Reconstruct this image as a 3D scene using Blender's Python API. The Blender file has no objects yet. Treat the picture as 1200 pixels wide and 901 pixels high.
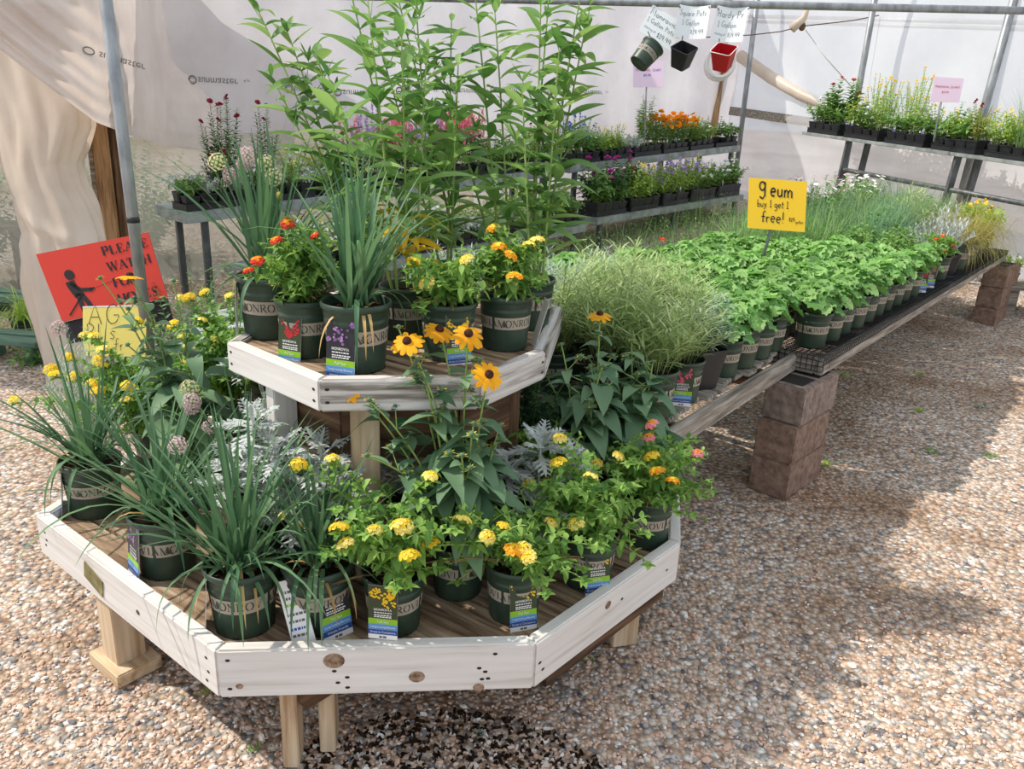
import bpy, bmesh, math, random
from mathutils import Vector, Matrix, Euler
V = Vector
PI = math.pi
scn = bpy.context.scene
COL = scn.collection

# ------------------------------------------------------------------ camera
FPX = 950.0; PITCH = math.radians(19); ROLL = math.radians(2.5); CAMH = 1.70
_f = V((0, math.cos(PITCH), -math.sin(PITCH))); _u = V((0, math.sin(PITCH), math.cos(PITCH))); _r = V((1, 0, 0))
_c, _s = math.cos(ROLL), math.sin(ROLL)
_r, _u = _r * _c + _u * _s, _u * _c - _r * _s
cd = bpy.data.cameras.new('camera'); cam = bpy.data.objects.new('camera', cd); COL.objects.link(cam)
cd.sensor_width = 36; cd.lens = FPX / 1200 * 36; cd.clip_start = .05; cd.clip_end = 300
cam.matrix_world = Matrix(((_r.x, _u.x, -_f.x, 0), (_r.y, _u.y, -_f.y, 0), (_r.z, _u.z, -_f.z, CAMH), (0, 0, 0, 1)))
scn.camera = cam
def ray(x, y): return _f + _r * ((x - 600) / FPX) + _u * ((450.5 - y) / FPX)
def at(x, y, t): return ray(x, y) * t + V((0, 0, CAMH))
def atz(x, y, z): d = ray(x, y); return d * ((z - CAMH) / d.z) + V((0, 0, CAMH))
def depth(p): return (V(p) - V((0, 0, CAMH))).dot(_f)
def ground(x, y): 
    d = y - 6.2
    return 0.0 if d <= 0 else .09 * d * d / (d + .8)

# ------------------------------------------------------------------ helpers
def hexc(h):
    h = h.lstrip('#'); o = []
    for i in (0, 2, 4):
        c = int(h[i:i + 2], 16) / 255
        o.append(c / 12.92 if c <= .04045 else ((c + .055) / 1.055) ** 2.4)
    return (*o, 1.0)

class MB:
    def __init__(s): s.v = []; s.f = []; s.m = []
    def add(s, vs, fs, mat=0):
        b = len(s.v); s.v.extend(tuple(v) for v in vs)
        for f in fs: s.f.append([b + i for i in f]); s.m.append(mat)
    def quad(s, a, b, c, d, mat=0): s.add((a, b, c, d), ((0, 1, 2, 3),), mat)
    def mesh(s, name, mats, smooth=True):
        me = bpy.data.meshes.new(name); me.from_pydata(s.v, [], s.f)
        for m in mats: me.materials.append(m)
        if len(mats) > 1: me.polygons.foreach_set('material_index', s.m)
        if smooth: me.polygons.foreach_set('use_smooth', [True] * len(s.f))
        me.update(); return me
    def box(s, lo, hi, mat=0, M=None):
        x0, y0, z0 = lo; x1, y1, z1 = hi
        vs = [V(p) for p in ((x0, y0, z0), (x1, y0, z0), (x1, y1, z0), (x0, y1, z0), (x0, y0, z1), (x1, y0, z1), (x1, y1, z1), (x0, y1, z1))]
        if M is not None: vs = [M @ v for v in vs]
        s.add(vs, ((0, 3, 2, 1), (4, 5, 6, 7), (0, 1, 5, 4), (1, 2, 6, 5), (2, 3, 7, 6), (3, 0, 4, 7)), mat)
    def prism(s, poly, z0, z1, mat=0, bev=0.0):
        n = len(poly)
        if bev:
            cx = sum(p[0] for p in poly) / n; cy = sum(p[1] for p in poly) / n
            def ins(p):
                d = math.hypot(p[0] - cx, p[1] - cy) or 1; k = max(0, 1 - bev * 1.4 / d); return (cx + (p[0] - cx) * k, cy + (p[1] - cy) * k)
            rows = [[(*p, z0) for p in poly], [(*p, z1 - bev) for p in poly], [(*ins(p), z1) for p in poly]]
        else: rows = [[(*p, z0) for p in poly], [(*p, z1) for p in poly]]
        vs = [v for r in rows for v in r]; fs = [list(range(n))[::-1], [n * (len(rows) - 1) + i for i in range(n)]]
        for k in range(len(rows) - 1):
            for i in range(n): j = (i + 1) % n; fs.append([k * n + i, k * n + j, (k + 1) * n + j, (k + 1) * n + i])
        s.add(vs, fs, mat)
    def tube(s, pts, r0, r1=None, sides=5, mat=0, cap=True):
        r1 = r0 if r1 is None else r1; pts = [V(p) for p in pts]; n = len(pts); vs = []; ref = None
        for i, p in enumerate(pts):
            t = (pts[min(i + 1, n - 1)] - pts[max(i - 1, 0)]).normalized()
            if ref is None: ref = t.orthogonal().normalized()
            ref = (ref - t * ref.dot(t)); ref = ref.normalized() if ref.length > 1e-6 else t.orthogonal().normalized()
            b = t.cross(ref); r = r0 + (r1 - r0) * i / max(1, n - 1)
            for k in range(sides):
                a = 2 * PI * k / sides; vs.append(p + (ref * math.cos(a) + b * math.sin(a)) * r)
        fs = []
        for i in range(n - 1):
            for k in range(sides):
                j = (k + 1) % sides; fs.append((i * sides + k, i * sides + j, (i + 1) * sides + j, (i + 1) * sides + k))
        if cap: fs.append(tuple(range(sides))[::-1]); fs.append(tuple((n - 1) * sides + k for k in range(sides)))
        s.add(vs, fs, mat)
    def lathe(s, prof, n=32, mat=0, cap0=False, M=None):
        vs = []; fs = []
        for r, z in prof:
            for k in range(n):
                a = 2 * PI * k / n; vs.append(V((r * math.cos(a), r * math.sin(a), z)))
        if M is not None: vs = [M @ v for v in vs]
        for i in range(len(prof) - 1):
            for k in range(n): j = (k + 1) % n; fs.append((i * n + k, i * n + j, (i + 1) * n + j, (i + 1) * n + k))
        if cap0: fs.append(tuple(range(n))[::-1])
        s.add(vs, fs, mat)
    def ball(s, c, r, mat=0, n=6, m=4, sz=1.0):
        c = V(c); vs = [c - V((0, 0, r * sz))]; fs = []
        for i in range(1, m):
            p = -PI / 2 + PI * i / m
            for k in range(n): a = 2 * PI * k / n; vs.append(c + V((r * math.cos(p) * math.cos(a), r * math.cos(p) * math.sin(a), r * sz * math.sin(p))))
        vs.append(c + V((0, 0, r * sz))); L = len(vs) - 1
        for k in range(n):
            j = (k + 1) % n; fs.append((0, 1 + j, 1 + k)); fs.append((L, L - n + k, L - n + j))
            for i in range(m - 2): fs.append((1 + i * n + k, 1 + i * n + j, 1 + (i + 1) * n + j, 1 + (i + 1) * n + k))
        s.add(vs, fs, mat)

def link(name, data, parent=None, loc=None, rot=None):
    o = bpy.data.objects.new(name, data); COL.objects.link(o)
    if parent is not None: o.parent = parent
    if loc is not None: o.location = loc
    if rot is not None: o.rotation_euler = rot
    return o
def tag(o, label=None, cat=None, group=None, kind=None):
    if label: o['label'] = label
    if cat: o['category'] = cat
    if group: o['group'] = group
    if kind: o['kind'] = kind
    return o
def empty(name, loc=(0, 0, 0), rz=0.0):
    o = link(name, None, None, loc, (0, 0, rz)); o.empty_display_size = .05; return o
def copy_tree(o, parent=None):
    c = o.copy(); COL.objects.link(c)
    if parent is not None: c.parent = parent
    for ch in list(KIDS.get(o, ())):
        KIDS.setdefault(c, []).append(copy_tree(ch, c))
    return c
KIDS = {}
def part(name, me, parent, loc=None, rot=None):
    o = link(name, me, parent, loc, rot); KIDS.setdefault(parent, []).append(o); return o
def struct(name, me, loc=None):
    return tag(link(name, me, None, loc), kind='structure')
ORD = 'first second third fourth fifth sixth seventh eighth ninth tenth eleventh twelfth thirteenth fourteenth fifteenth sixteenth seventeenth eighteenth nineteenth twentieth'.split()
def ordn(i): return ORD[i] if i < len(ORD) else 'twenty-' + ORD[i - 20]

# ------------------------------------------------------------------ materials
def newmat(name):
    m = bpy.data.materials.new(name); m.use_nodes = True; nt = m.node_tree
    return m, nt, nt.nodes['Principled BSDF'], nt.nodes['Material Output']
def N(nt, t, **kw):
    n = nt.nodes.new(t)
    for k, v in kw.items():
        if k in n.inputs: n.inputs[k].default_value = v
        else: setattr(n, k, v)
    return n
def ramp(nt, stops, interp='LINEAR'):
    n = nt.nodes.new('ShaderNodeValToRGB'); n.color_ramp.interpolation = interp; e = n.color_ramp.elements
    while len(e) > 1: e.remove(e[-1])
    e[0].position = stops[0][0]; e[0].color = stops[0][1]
    for p, c in stops[1:]: x = e.new(p); x.color = c
    return n
def flat(name, h, rough=.6, metal=0.0, spec=.4):
    m, nt, b, o = newmat(name); b.inputs['Base Color'].default_value = hexc(h); b.inputs['Roughness'].default_value = rough
    b.inputs['Metallic'].default_value = metal; b.inputs['Specular IOR Level'].default_value = spec; return m
def leafmat(name, h1, h2, trans=.3, tcol=None, rough=.55, spec=.35):
    m, nt, b, o = newmat(name); L = nt.links
    g = N(nt, 'ShaderNodeNewGeometry'); r = ramp(nt, [(0, hexc(h1)), (1, hexc(h2))]); L.new(g.outputs['Random Per Island'], r.inputs[0])
    oi = N(nt, 'ShaderNodeObjectInfo'); hs = N(nt, 'ShaderNodeHueSaturation')
    ma = N(nt, 'ShaderNodeMath', operation='MULTIPLY_ADD'); ma.inputs[1].default_value = .25; ma.inputs[2].default_value = .87
    L.new(oi.outputs['Random'], ma.inputs[0]); L.new(ma.outputs[0], hs.inputs['Value']); L.new(r.outputs[0], hs.inputs['Color'])
    L.new(hs.outputs[0], b.inputs['Base Color']); b.inputs['Roughness'].default_value = rough; b.inputs['Specular IOR Level'].default_value = spec
    if trans > 0:
        t = N(nt, 'ShaderNodeBsdfTranslucent'); mx = N(nt, 'ShaderNodeMixShader'); mx.inputs[0].default_value = trans
        hs2 = N(nt, 'ShaderNodeHueSaturation'); hs2.inputs['Value'].default_value = 1.5; hs2.inputs['Saturation'].default_value = 1.1; L.new(hs.outputs[0], hs2.inputs['Color'])
        L.new(hs2.outputs[0], t.inputs['Color']); L.new(b.outputs[0], mx.inputs[1]); L.new(t.outputs[0], mx.inputs[2]); L.new(mx.outputs[0], o.inputs['Surface'])
    return m
def noisy(name, stops, scale=(1, 1, 1), nscale=5.0, detail=6, rough=.7, bump=.2, bdist=.004, spec=.3, metal=0.0, distort=0.0, coord='Object', rand=True, rough_n=.6):
    m, nt, b, o = newmat(name); L = nt.links
    tc = N(nt, 'ShaderNodeTexCoord'); mp = N(nt, 'ShaderNodeMapping'); mp.inputs['Scale'].default_value = scale
    L.new(tc.outputs[coord], mp.inputs['Vector'])
    if rand:
        oi = N(nt, 'ShaderNodeObjectInfo'); mu = N(nt, 'ShaderNodeMath', operation='MULTIPLY'); mu.inputs[1].default_value = 37.0
        L.new(oi.outputs['Random'], mu.inputs[0]); L.new(mu.outputs[0], mp.inputs['Location'])
    n = N(nt, 'ShaderNodeTexNoise'); n.inputs['Scale'].default_value = nscale; n.inputs['Detail'].default_value = detail; n.inputs['Roughness'].default_value = rough_n; n.inputs['Distortion'].default_value = distort
    L.new(mp.outputs[0], n.inputs['Vector']); r = ramp(nt, stops); L.new(n.outputs['Fac'], r.inputs[0]); L.new(r.outputs[0], b.inputs['Base Color'])
    b.inputs['Roughness'].default_value = rough; b.inputs['Specular IOR Level'].default_value = spec; b.inputs['Metallic'].default_value = metal
    if bump:
        bp = N(nt, 'ShaderNodeBump'); bp.inputs['Strength'].default_value = bump; bp.inputs['Distance'].default_value = bdist
        L.new(n.outputs['Fac'], bp.inputs['Height']); L.new(bp.outputs[0], b.inputs['Normal'])
    return m
def plastic(name, h, transp=.12, trans=.45, h2=None):
    m, nt, b, o = newmat(name); L = nt.links
    tc = N(nt, 'ShaderNodeTexCoord'); n = N(nt, 'ShaderNodeTexNoise'); n.inputs['Scale'].default_value = 1.3; n.inputs['Detail'].default_value = 8; n.inputs['Roughness'].default_value = .65
    L.new(tc.outputs['Object'], n.inputs['Vector'])
    r = ramp(nt, [(.32, hexc(h2 or h)), (.62, hexc(h))]); L.new(n.outputs['Fac'], r.inputs[0]); L.new(r.outputs[0], b.inputs['Base Color'])
    b.inputs['Roughness'].default_value = .38; b.inputs['Specular IOR Level'].default_value = .4
    t = N(nt, 'ShaderNodeBsdfTranslucent'); L.new(r.outputs[0], t.inputs['Color'])
    m1 = N(nt, 'ShaderNodeMixShader'); m1.inputs[0].default_value = trans; L.new(b.outputs[0], m1.inputs[1]); L.new(t.outputs[0], m1.inputs[2])
    tr = N(nt, 'ShaderNodeBsdfTransparent'); m2 = N(nt, 'ShaderNodeMixShader'); m2.inputs[0].default_value = transp
    L.new(m1.outputs[0], m2.inputs[1]); L.new(tr.outputs[0], m2.inputs[2]); L.new(m2.outputs[0], o.inputs['Surface'])
    bp = N(nt, 'ShaderNodeBump'); bp.inputs['Strength'].default_value = .25; bp.inputs['Distance'].default_value = .03; L.new(n.outputs['Fac'], bp.inputs['Height'])
    L.new(bp.outputs[0], b.inputs['Normal']); L.new(bp.outputs[0], t.inputs['Normal'])
    return m
M = {}
M['white_wood'] = noisy('white_wood', [(.22, hexc('#85786c')), (.33, hexc('#c9c1b9')), (.46, hexc('#d9d4cf')), (.75, hexc('#e8e4e1'))], (.8, 16, 16), 2.6, 9, .75, .3, .002)
M['white_post'] = noisy('white_post', [(.22, hexc('#85786c')), (.33, hexc('#c9c1b9')), (.46, hexc('#d9d4cf')), (.75, hexc('#e8e4e1'))], (16, 16, .8), 2.6, 9, .75, .3, .002)
M['raw_post'] = noisy('raw_post', [(.30, hexc('#a08262')), (.5, hexc('#c9b091')), (.7, hexc('#dccab0'))], (14, 14, 1), 2.5, 6, .75, .3, .002)
M['brown_post'] = noisy('brown_post', [(.3, hexc('#2c2018')), (.5, hexc('#5f4633')), (.7, hexc('#8d6d50'))], (12, 12, 1), 2.5, 6, .8, .3, .003)
M['strap'] = noisy('strap', [(.35, hexc('#6a6140')), (.6, hexc('#8d8458')), (.8, hexc('#b0a67c'))], (1, 1, 1), 30, 5, .6, .2, .001)
M['worn_white_wood'] = noisy('worn_white_wood', [(.30, hexc('#4f4944')), (.41, hexc('#948c84')), (.50, hexc('#c6c0ba')), (.72, hexc('#e2deda'))], (.8, 16, 16), 2.8, 9, .8, .5, .004)
M['deck_wood'] = noisy('deck_wood', [(.28, hexc('#3a2a1f')), (.42, hexc('#77604c')), (.55, hexc('#a38a70')), (.70, hexc('#c9b8a4'))], (1.2, 12, 12), 3.0, 8, .8, .5, .004)
M['grey_wood'] = noisy('grey_wood', [(.30, hexc('#5d554d')), (.48, hexc('#8f867b')), (.62, hexc('#b5aca0')), (.8, hexc('#cfc7bc'))], (1.0, 16, 16), 3.0, 8, .8, .5, .003)
M['raw_wood'] = noisy('raw_wood', [(.30, hexc('#9a7a58')), (.5, hexc('#c6ab8a')), (.7, hexc('#dcc6a8'))], (1.0, 14, 14), 2.5, 6, .75, .3, .002)
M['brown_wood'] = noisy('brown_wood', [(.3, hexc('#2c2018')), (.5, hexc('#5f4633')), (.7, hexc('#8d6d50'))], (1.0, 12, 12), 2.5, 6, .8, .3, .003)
M['post_wood'] = noisy('post_wood', [(.3, hexc('#4a3527')), (.42, hexc('#94704e')), (.58, hexc('#c49d74')), (.8, hexc('#8e7a6c'))], (10, 10, .8), 2.5, 7, .8, .4, .004)
M['concrete'] = noisy('concrete', [(.3, hexc('#6b5c54')), (.5, hexc('#8b7b71')), (.7, hexc('#a3948a'))], (1, 1, 1), 30, 8, .95, .7, .006, .15)
M['concrete_brown'] = noisy('concrete_brown', [(.3, hexc('#6a5548')), (.5, hexc('#8b7365')), (.72, hexc('#a58d7e'))], (1, 1, 1), 26, 8, .95, .6, .005, .15)
M['dark_hole'] = flat('dark_hole', '#2a2522', .95)
M['nail'] = flat('nail', '#33261f', .7)
M['knot'] = noisy('knot', [(.35, hexc('#5a4534')), (.5, hexc('#8f7560')), (.7, hexc('#b39b86'))], (1, 1, 1), 60, 5, .8, .3, .002)
M['pot_green'] = noisy('pot_green', [(.35, hexc('#2a3d30')), (.6, hexc('#34483a')), (.8, hexc('#46594a'))], (1, 1, 1), 14, 5, .42, .05, .001, .5)
M['pot_rim'] = flat('pot_rim', '#2e3a38', .4)
M['band'] = flat('band', '#aa9f8f', .6)
M['band_ink'] = flat('band_ink', '#3d4238', .6)
M['black_plastic'] = noisy('black_plastic', [(.4, hexc('#1c1d20')), (.7, hexc('#2c2d31'))], (1, 1, 1), 10, 4, .45, .04, .001, .5)
M['grey_plastic'] = flat('grey_plastic', '#7d7c78', .5)
M['blue_plastic'] = flat('blue_plastic', '#a9b6c8', .5)
M['red_plastic'] = flat('red_plastic', '#b5161f', .4)
M['white_plastic'] = flat('white_plastic', '#eceae6', .5)
M['soil'] = noisy('soil', [(.35, hexc('#17110d')), (.55, hexc('#33261d')), (.72, hexc('#66523f'))], (1, 1, 1), 70, 6, .95, .9, .01, .1)
M['steel'] = noisy('steel', [(.35, hexc('#7f8285')), (.6, hexc('#a5a8ab')), (.8, hexc('#bfc2c4'))], (1, 1, .3), 16, 5, .45, .05, .001, .5, .45)
M['dark_steel'] = noisy('dark_steel', [(.35, hexc('#4c5052')), (.6, hexc('#6d7173')), (.8, hexc('#85898a'))], (1, 1, .3), 16, 5, .5, .05, .001, .5, .3)
M['shelf_metal'] = noisy('shelf_metal', [(.35, hexc('#7e8583')), (.6, hexc('#a2a9a7')), (.8, hexc('#b9bfbd'))], (1, 1, 1), 8, 6, .5, .05, .001, .4, .2)
M['wire'] = flat('wire', '#35373b', .45, .3)
M['paper_white'] = flat('paper_white', '#e8ecec', .6)
M['paper_pink'] = flat('paper_pink', '#e9cfe2', .6)
M['paper_yellow'] = flat('paper_yellow', '#f6c629', .6)
M['paper_lemon'] = flat('paper_lemon', '#ecd873', .6)
M['sign_red'] = flat('sign_red', '#d23a2a', .55)
M['ink'] = flat('ink', '#241f22', .6)
M['ink_red'] = flat('ink_red', '#c02733', .6)
M['ink_blue'] = flat('ink_blue', '#3b55a0', .6)
M['ink_grey'] = flat('ink_grey', '#6a6668', .6)
M['green_paint'] = noisy('green_paint', [(.35, hexc('#4d6a58')), (.6, hexc('#6f8f7b')), (.8, hexc('#8aa898'))], (1, 8, 8), 4, 5, .7, .2, .002)
M['rope'] = flat('rope', '#e5e0d5', .7)
M['sheet'] = plastic('sheet', '#dad8dd', .06, .5, '#c9c6cb')
M['sheet_bright'] = plastic('sheet_bright', '#eeeff3', .22, .5, '#e2e3e8')
M['sheet_drape'] = plastic('sheet_drape', '#e6dbd4', .10, .45, '#d2c3ba')
M['sheet_bundle'] = plastic('sheet_bundle', '#ece0d2', .03, .35, '#dccbb9')
M['sheet_clear'] = plastic('sheet_clear', '#b9bab2', .30, .35, '#a4a69c')
M['tag_white'] = flat('tag_white', '#eceae8', .4)
M['tag_dark'] = flat('tag_dark', '#39442a', .4)
M['tag_black'] = flat('tag_black', '#2b2a2e', .4)
M['tag_green'] = flat('tag_green', '#8cc01f', .4)
M['tag_sky'] = flat('tag_sky', '#5b93c9', .4)
M['tag_navy'] = flat('tag_navy', '#2b4d94', .4)
M['tag_yellow'] = flat('tag_yellow', '#e9bd1c', .4)
M['tag_purple'] = flat('tag_purple', '#8d5fa0', .4)
M['tag_lilac'] = flat('tag_lilac', '#b48bc4', .4)
M['tag_redf'] = flat('tag_redf', '#c1222c', .4)
M['tag_pinkf'] = flat('tag_pinkf', '#d9526f', .4)
M['tag_back'] = flat('tag_back', '#6e7678', .5)
# leaves
M['lf_allium'] = leafmat('lf_allium', '#44694b', '#73966a', .22)
M['lf_dry'] = leafmat('lf_dry', '#b58a4a', '#d8bd86', .2)
M['lf_lantana'] = leafmat('lf_lantana', '#56823c', '#98ba5e', .32)
M['lf_rud'] = leafmat('lf_rud', '#48694c', '#7f9d76', .22)
M['lf_silver'] = leafmat('lf_silver', '#a9b3ad', '#dfe3df', .15, None, .7, .2)
M['lf_tall'] = leafmat('lf_tall', '#5c8846', '#9cba72', .32)
M['lf_yellow'] = leafmat('lf_yellow', '#dfb020', '#f0cd3c', .35)
M['lf_geum'] = leafmat('lf_geum', '#5f9347', '#9cc276', .30)
M['lf_needle'] = leafmat('lf_needle', '#87a062', '#c2cf94', .25)
M['lf_lav'] = leafmat('lf_lav', '#8da58f', '#c2cfbd', .2)
M['lf_grey'] = leafmat('lf_grey', '#7d9681', '#b2c2b0', .2)
M['lf_grass'] = leafmat('lf_grass', '#6b9558', '#a8c484', .28)
M['lf_blue'] = leafmat('lf_blue', '#648f70', '#9cba94', .25)
M['lf_mid'] = leafmat('lf_mid', '#54803f', '#92b266', .3)
M['lf_dark'] = leafmat('lf_dark', '#33583a', '#557a4c', .22)
M['lf_lime'] = leafmat('lf_lime', '#86a845', '#bccf76', .32)
M['lf_olive'] = leafmat('lf_olive', '#8c8f4a', '#bcae6c', .28)
M['stem'] = leafmat('stem', '#7d9a4c', '#9db362', .0)
M['stem_brown'] = leafmat('stem_brown', '#7a6240', '#a08456', .0)
def petal(n, a, b, tr=.3): M[n] = leafmat(n, a, b, tr, None, .6, .2)
petal('pt_yellow', '#f2cc2a', '#ffe55e'); petal('pt_pale', '#f4dc62', '#fbeea0'); petal('pt_orange', '#ee9a1c', '#f6b93a'); petal('pt_cream', '#cfd19a', '#e9e3c6'); petal('pt_red', '#d8352a', '#ee5a3c')
petal('pt_pink', '#e0718d', '#f2b0a8'); petal('pt_rud', '#f0a51a', '#ffc02c'); petal('pt_mauve', '#c9a6b4', '#e6d2d4'); petal('pt_white', '#f2eef0', '#ffffff')
petal('pt_magenta', '#b8329a', '#d455b4'); petal('pt_blue', '#5f76c8', '#8e9fdf'); petal('pt_lilac', '#a98fc8', '#cdb8de'); petal('pt_marigold', '#f09a12', '#f8b52a'); petal('pt_dkred', '#8e2634', '#b04450')
M['cone'] = noisy('cone', [(.4, hexc('#2c1712')), (.7, hexc('#5a3020'))], (1, 1, 1), 300, 3, .8, .6, .002)

# ------------------------------------------------------------------ lettering
def arc(cx, cy, rx, ry, a0, a1, n=12): return [(cx + rx * math.cos(math.radians(a0 + (a1 - a0) * i / n)), cy + ry * math.sin(math.radians(a0 + (a1 - a0) * i / n))) for i in range(n + 1)]
# serif capitals: width, thick strokes, thin strokes, serif spots
SER = {
 'M': (1.0, [[(.10, 1), (.5, .03)], [(.86, 1), (.86, 0)]], [[(.12, 0), (.12, 1)], [(.5, .03), (.86, 1)]], [(.12, 0), (.86, 0), (.08, 1), (.90, 1)]),
 'O': (.95, [arc(.46, .5, .40, .5, 115, 245), arc(.46, .5, .40, .5, -65, 65)], [arc(.46, .5, .40, .5, 60, 120), arc(.46, .5, .40, .5, 240, 300)], []),
 'N': (.9, [[(.10, 1), (.78, .03)]], [[(.12, 0), (.12, 1)], [(.78, 0), (.78, 1)]], [(.12, 0), (.08, 1), (.78, 1)]),
 'R': (.85, [[(.16, 0), (.16, 1)], arc(.36, .75, .28, .25, -75, 75, 8), [(.36, .5), (.78, 0)]], [[(.16, 1), (.4, 1)], [(.16, .5), (.4, .5)]], [(.16, 0), (.12, 1), (.8, 0)]),
 'V': (.85, [[(.08, 1), (.42, 0)]], [[(.42, 0), (.76, 1)]], [(.08, 1), (.76, 1)]),
 'I': (.42, [[(.2, 0), (.2, 1)]], [], [(.2, 0), (.2, 1)]),
 'A': (.88, [[(.44, 1), (.80, 0)]], [[(.08, 0), (.44, 1)], [(.2, .35), (.66, .35)]], [(.08, 0), (.80, 0)]),
 'P': (.75, [[(.16, 0), (.16, 1)], arc(.36, .74, .28, .26, -75, 75, 8)], [[(.16, 1), (.4, 1)], [(.16, .48), (.4, .48)]], [(.16, 0), (.12, 1)]),
 'L': (.72, [[(.16, 0), (.16, 1)]], [[(.1, 0), (.62, 0)], [(.62, 0), (.64, .25)]], [(.16, 1)]),
 'E': (.74, [[(.16, 0), (.16, 1)]], [[(.1, 0), (.62, 0)], [(.62, 0), (.65, .25)], [(.1, 1), (.6, 1)], [(.6, 1), (.62, .76)], [(.16, .5), (.46, .5)], [(.46, .62), (.46, .38)]], []),
 'S': (.68, [[(.16, .78), (.22, .62), (.46, .42), (.54, .26)]], [arc(.35, .76, .2, .24, 20, 180, 8), arc(.33, .24, .21, .24, 180, 360, 8), [(.56, .74), (.56, .98)], [(.11, .02), (.11, .28)]], []),
 'W': (1.2, [[(.06, 1), (.33, 0)], [(.55, 1), (.82, 0)]], [[(.33, 0), (.58, .9)], [(.82, 0), (1.08, 1)]], [(.06, 1), (.55, 1), (1.08, 1)]),
 'T': (.8, [[(.4, 0), (.4, 1)]], [[(.06, 1), (.74, 1)], [(.06, 1), (.05, .74)], [(.74, 1), (.75, .74)]], [(.4, 0)]),
 'C': (.82, [arc(.44, .5, .36, .5, 110, 250)], [arc(.44, .5, .36, .5, 30, 110, 6), arc(.44, .5, .36, .5, 250, 325, 6), [(.76, .72), (.76, .98)]], []),
 'H': (.92, [[(.16, 0), (.16, 1)], [(.74, 0), (.74, 1)]], [[(.16, .5), (.74, .5)]], [(.16, 0), (.16, 1), (.74, 0), (.74, 1)]),
 'F': (.68, [[(.16, 0), (.16, 1)]], [[(.1, 1), (.58, 1)], [(.58, 1), (.6, .76)], [(.16, .5), (.44, .5)], [(.44, .62), (.44, .38)]], [(.16, 0)]),
}
HAND = {  # handwriting: width, strokes
 'a': (.55, [arc(.25, .25, .2, .25, 40, 400), [(.45, .5), (.45, .08), (.52, 0)]]), 'b': (.5, [[(.1, 1), (.1, 0)], arc(.26, .22, .18, .22, 170, -170)]),
 'd': (.55, [arc(.25, .25, .2, .25, 20, 380), [(.45, 1), (.45, 0)]]), 'e': (.5, [[(.07, .28), (.43, .30)], arc(.25, .27, .19, .26, 8, 310)]),
 'f': (.4, [[(.42, .92), (.3, 1), (.2, .85), (.18, 0)], [(.02, .5), (.38, .52)]]), 'g': (.55, [arc(.25, .27, .19, .23, 20, 380), [(.44, .5), (.44, -.25), (.3, -.42), (.08, -.32)]]),
 'h': (.5, [[(.1, 1), (.1, 0)], [(.1, .3), (.25, .5), (.42, .4), (.42, 0)]]), 'i': (.22, [[(.1, .5), (.1, 0)], [(.1, .68), (.11, .74)]]), 'l': (.22, [[(.1, 1), (.1, 0)]]),
 'm': (.8, [[(.08, .5), (.08, 0)], [(.08, .3), (.2, .5), (.36, .4), (.36, 0)], [(.36, .3), (.5, .5), (.68, .4), (.68, 0)]]), 'n': (.52, [[(.08, .5), (.08, 0)], [(.08, .3), (.25, .5), (.42, .4), (.42, 0)]]),
 'o': (.5, [arc(.24, .25, .19, .25, 90, 450)]), 'q': (.5, [arc(.25, .27, .19, .23, 20, 380), [(.44, .5), (.44, -.4)]]), 'r': (.4, [[(.08, .5), (.08, 0)], [(.08, .28), (.2, .48), (.36, .46)]]),
 's': (.42, [[(.36, .44), (.2, .5), (.08, .38), (.3, .18), (.28, .02), (.06, .05)]]), 't': (.38, [[(.18, .9), (.18, .06), (.32, 0)], [(.02, .6), (.36, .6)]]), 'u': (.52, [[(.08, .5), (.1, .08), (.25, 0), (.42, .12)], [(.42, .5), (.42, 0)]]),
 'v': (.45, [[(.06, .5), (.22, 0), (.4, .5)]]), 'y': (.48, [[(.08, .5), (.22, .1)], [(.42, .5), (.2, -.1), (.06, -.38)]]), 'x': (.4, [[(.05, .5), (.36, 0)], [(.36, .5), (.05, 0)]]),
 'A': (.8, [[(.05, 0), (.36, 1), (.7, 0)], [(.16, .36), (.58, .36)]]), 'B': (.6, [[(.1, 0), (.1, 1)], arc(.22, .75, .26, .25, 100, -90, 8), arc(.24, .26, .3, .26, 90, -110, 8)]), 'G': (.75, [arc(.38, .5, .32, .48, 50, 330), [(.68, .3), (.68, .45), (.42, .45)]]),
 'H': (.7, [[(.1, 1), (.1, 0)], [(.55, 1), (.55, 0)], [(.1, .5), (.55, .52)]]), 'M': (.9, [[(.06, 0), (.16, 1), (.4, .3), (.66, 1), (.76, 0)]]), 'P': (.6, [[(.1, 0), (.1, 1)], arc(.2, .74, .3, .25, 110, -110, 8)]),
 'S': (.6, [[(.5, .85), (.34, 1), (.12, .85), (.2, .58), (.46, .4), (.46, .1), (.26, 0), (.06, .12)]]), '1': (.3, [[(.06, .8), (.16, 1), (.16, 0)], [(.02, 0), (.3, 0)]]),
 '9': (.5, [arc(.24, .7, .18, .28, 0, 360), [(.42, .72), (.36, 0)]]), '3': (.5, [arc(.2, .74, .22, .25, 140, -90, 8), arc(.2, .25, .25, .25, 90, -140, 8)]), '$': (.5, [[(.42, .8), (.24, .92), (.08, .76), (.4, .3), (.24, .1), (.06, .22)], [(.24, 1.05), (.24, -.05)]]),
 '.': (.2, [[(.08, 0), (.1, .06)]]), '!': (.3, [[(.14, 1), (.12, .3)], [(.11, 0), (.12, .06)]]), ' ': (.35, []),
}
def ribbon(out, pts, w):
    P = [V((x, y)) for x, y in pts]; n = len(P); vs = []
    for i, p in enumerate(P):
        t = P[min(i + 1, n - 1)] - P[max(i - 1, 0)]
        t = t.normalized() if t.length > 1e-9 else V((1, 0)); nn = V((-t.y, t.x)) * (w / 2); vs += [p + nn, p - nn]
    b = len(out[0]); out[0].extend((v.x, v.y) for v in vs)
    for i in range(n - 1): k = b + 2 * i; out[1].append((k, k + 1, k + 3, k + 2))
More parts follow.
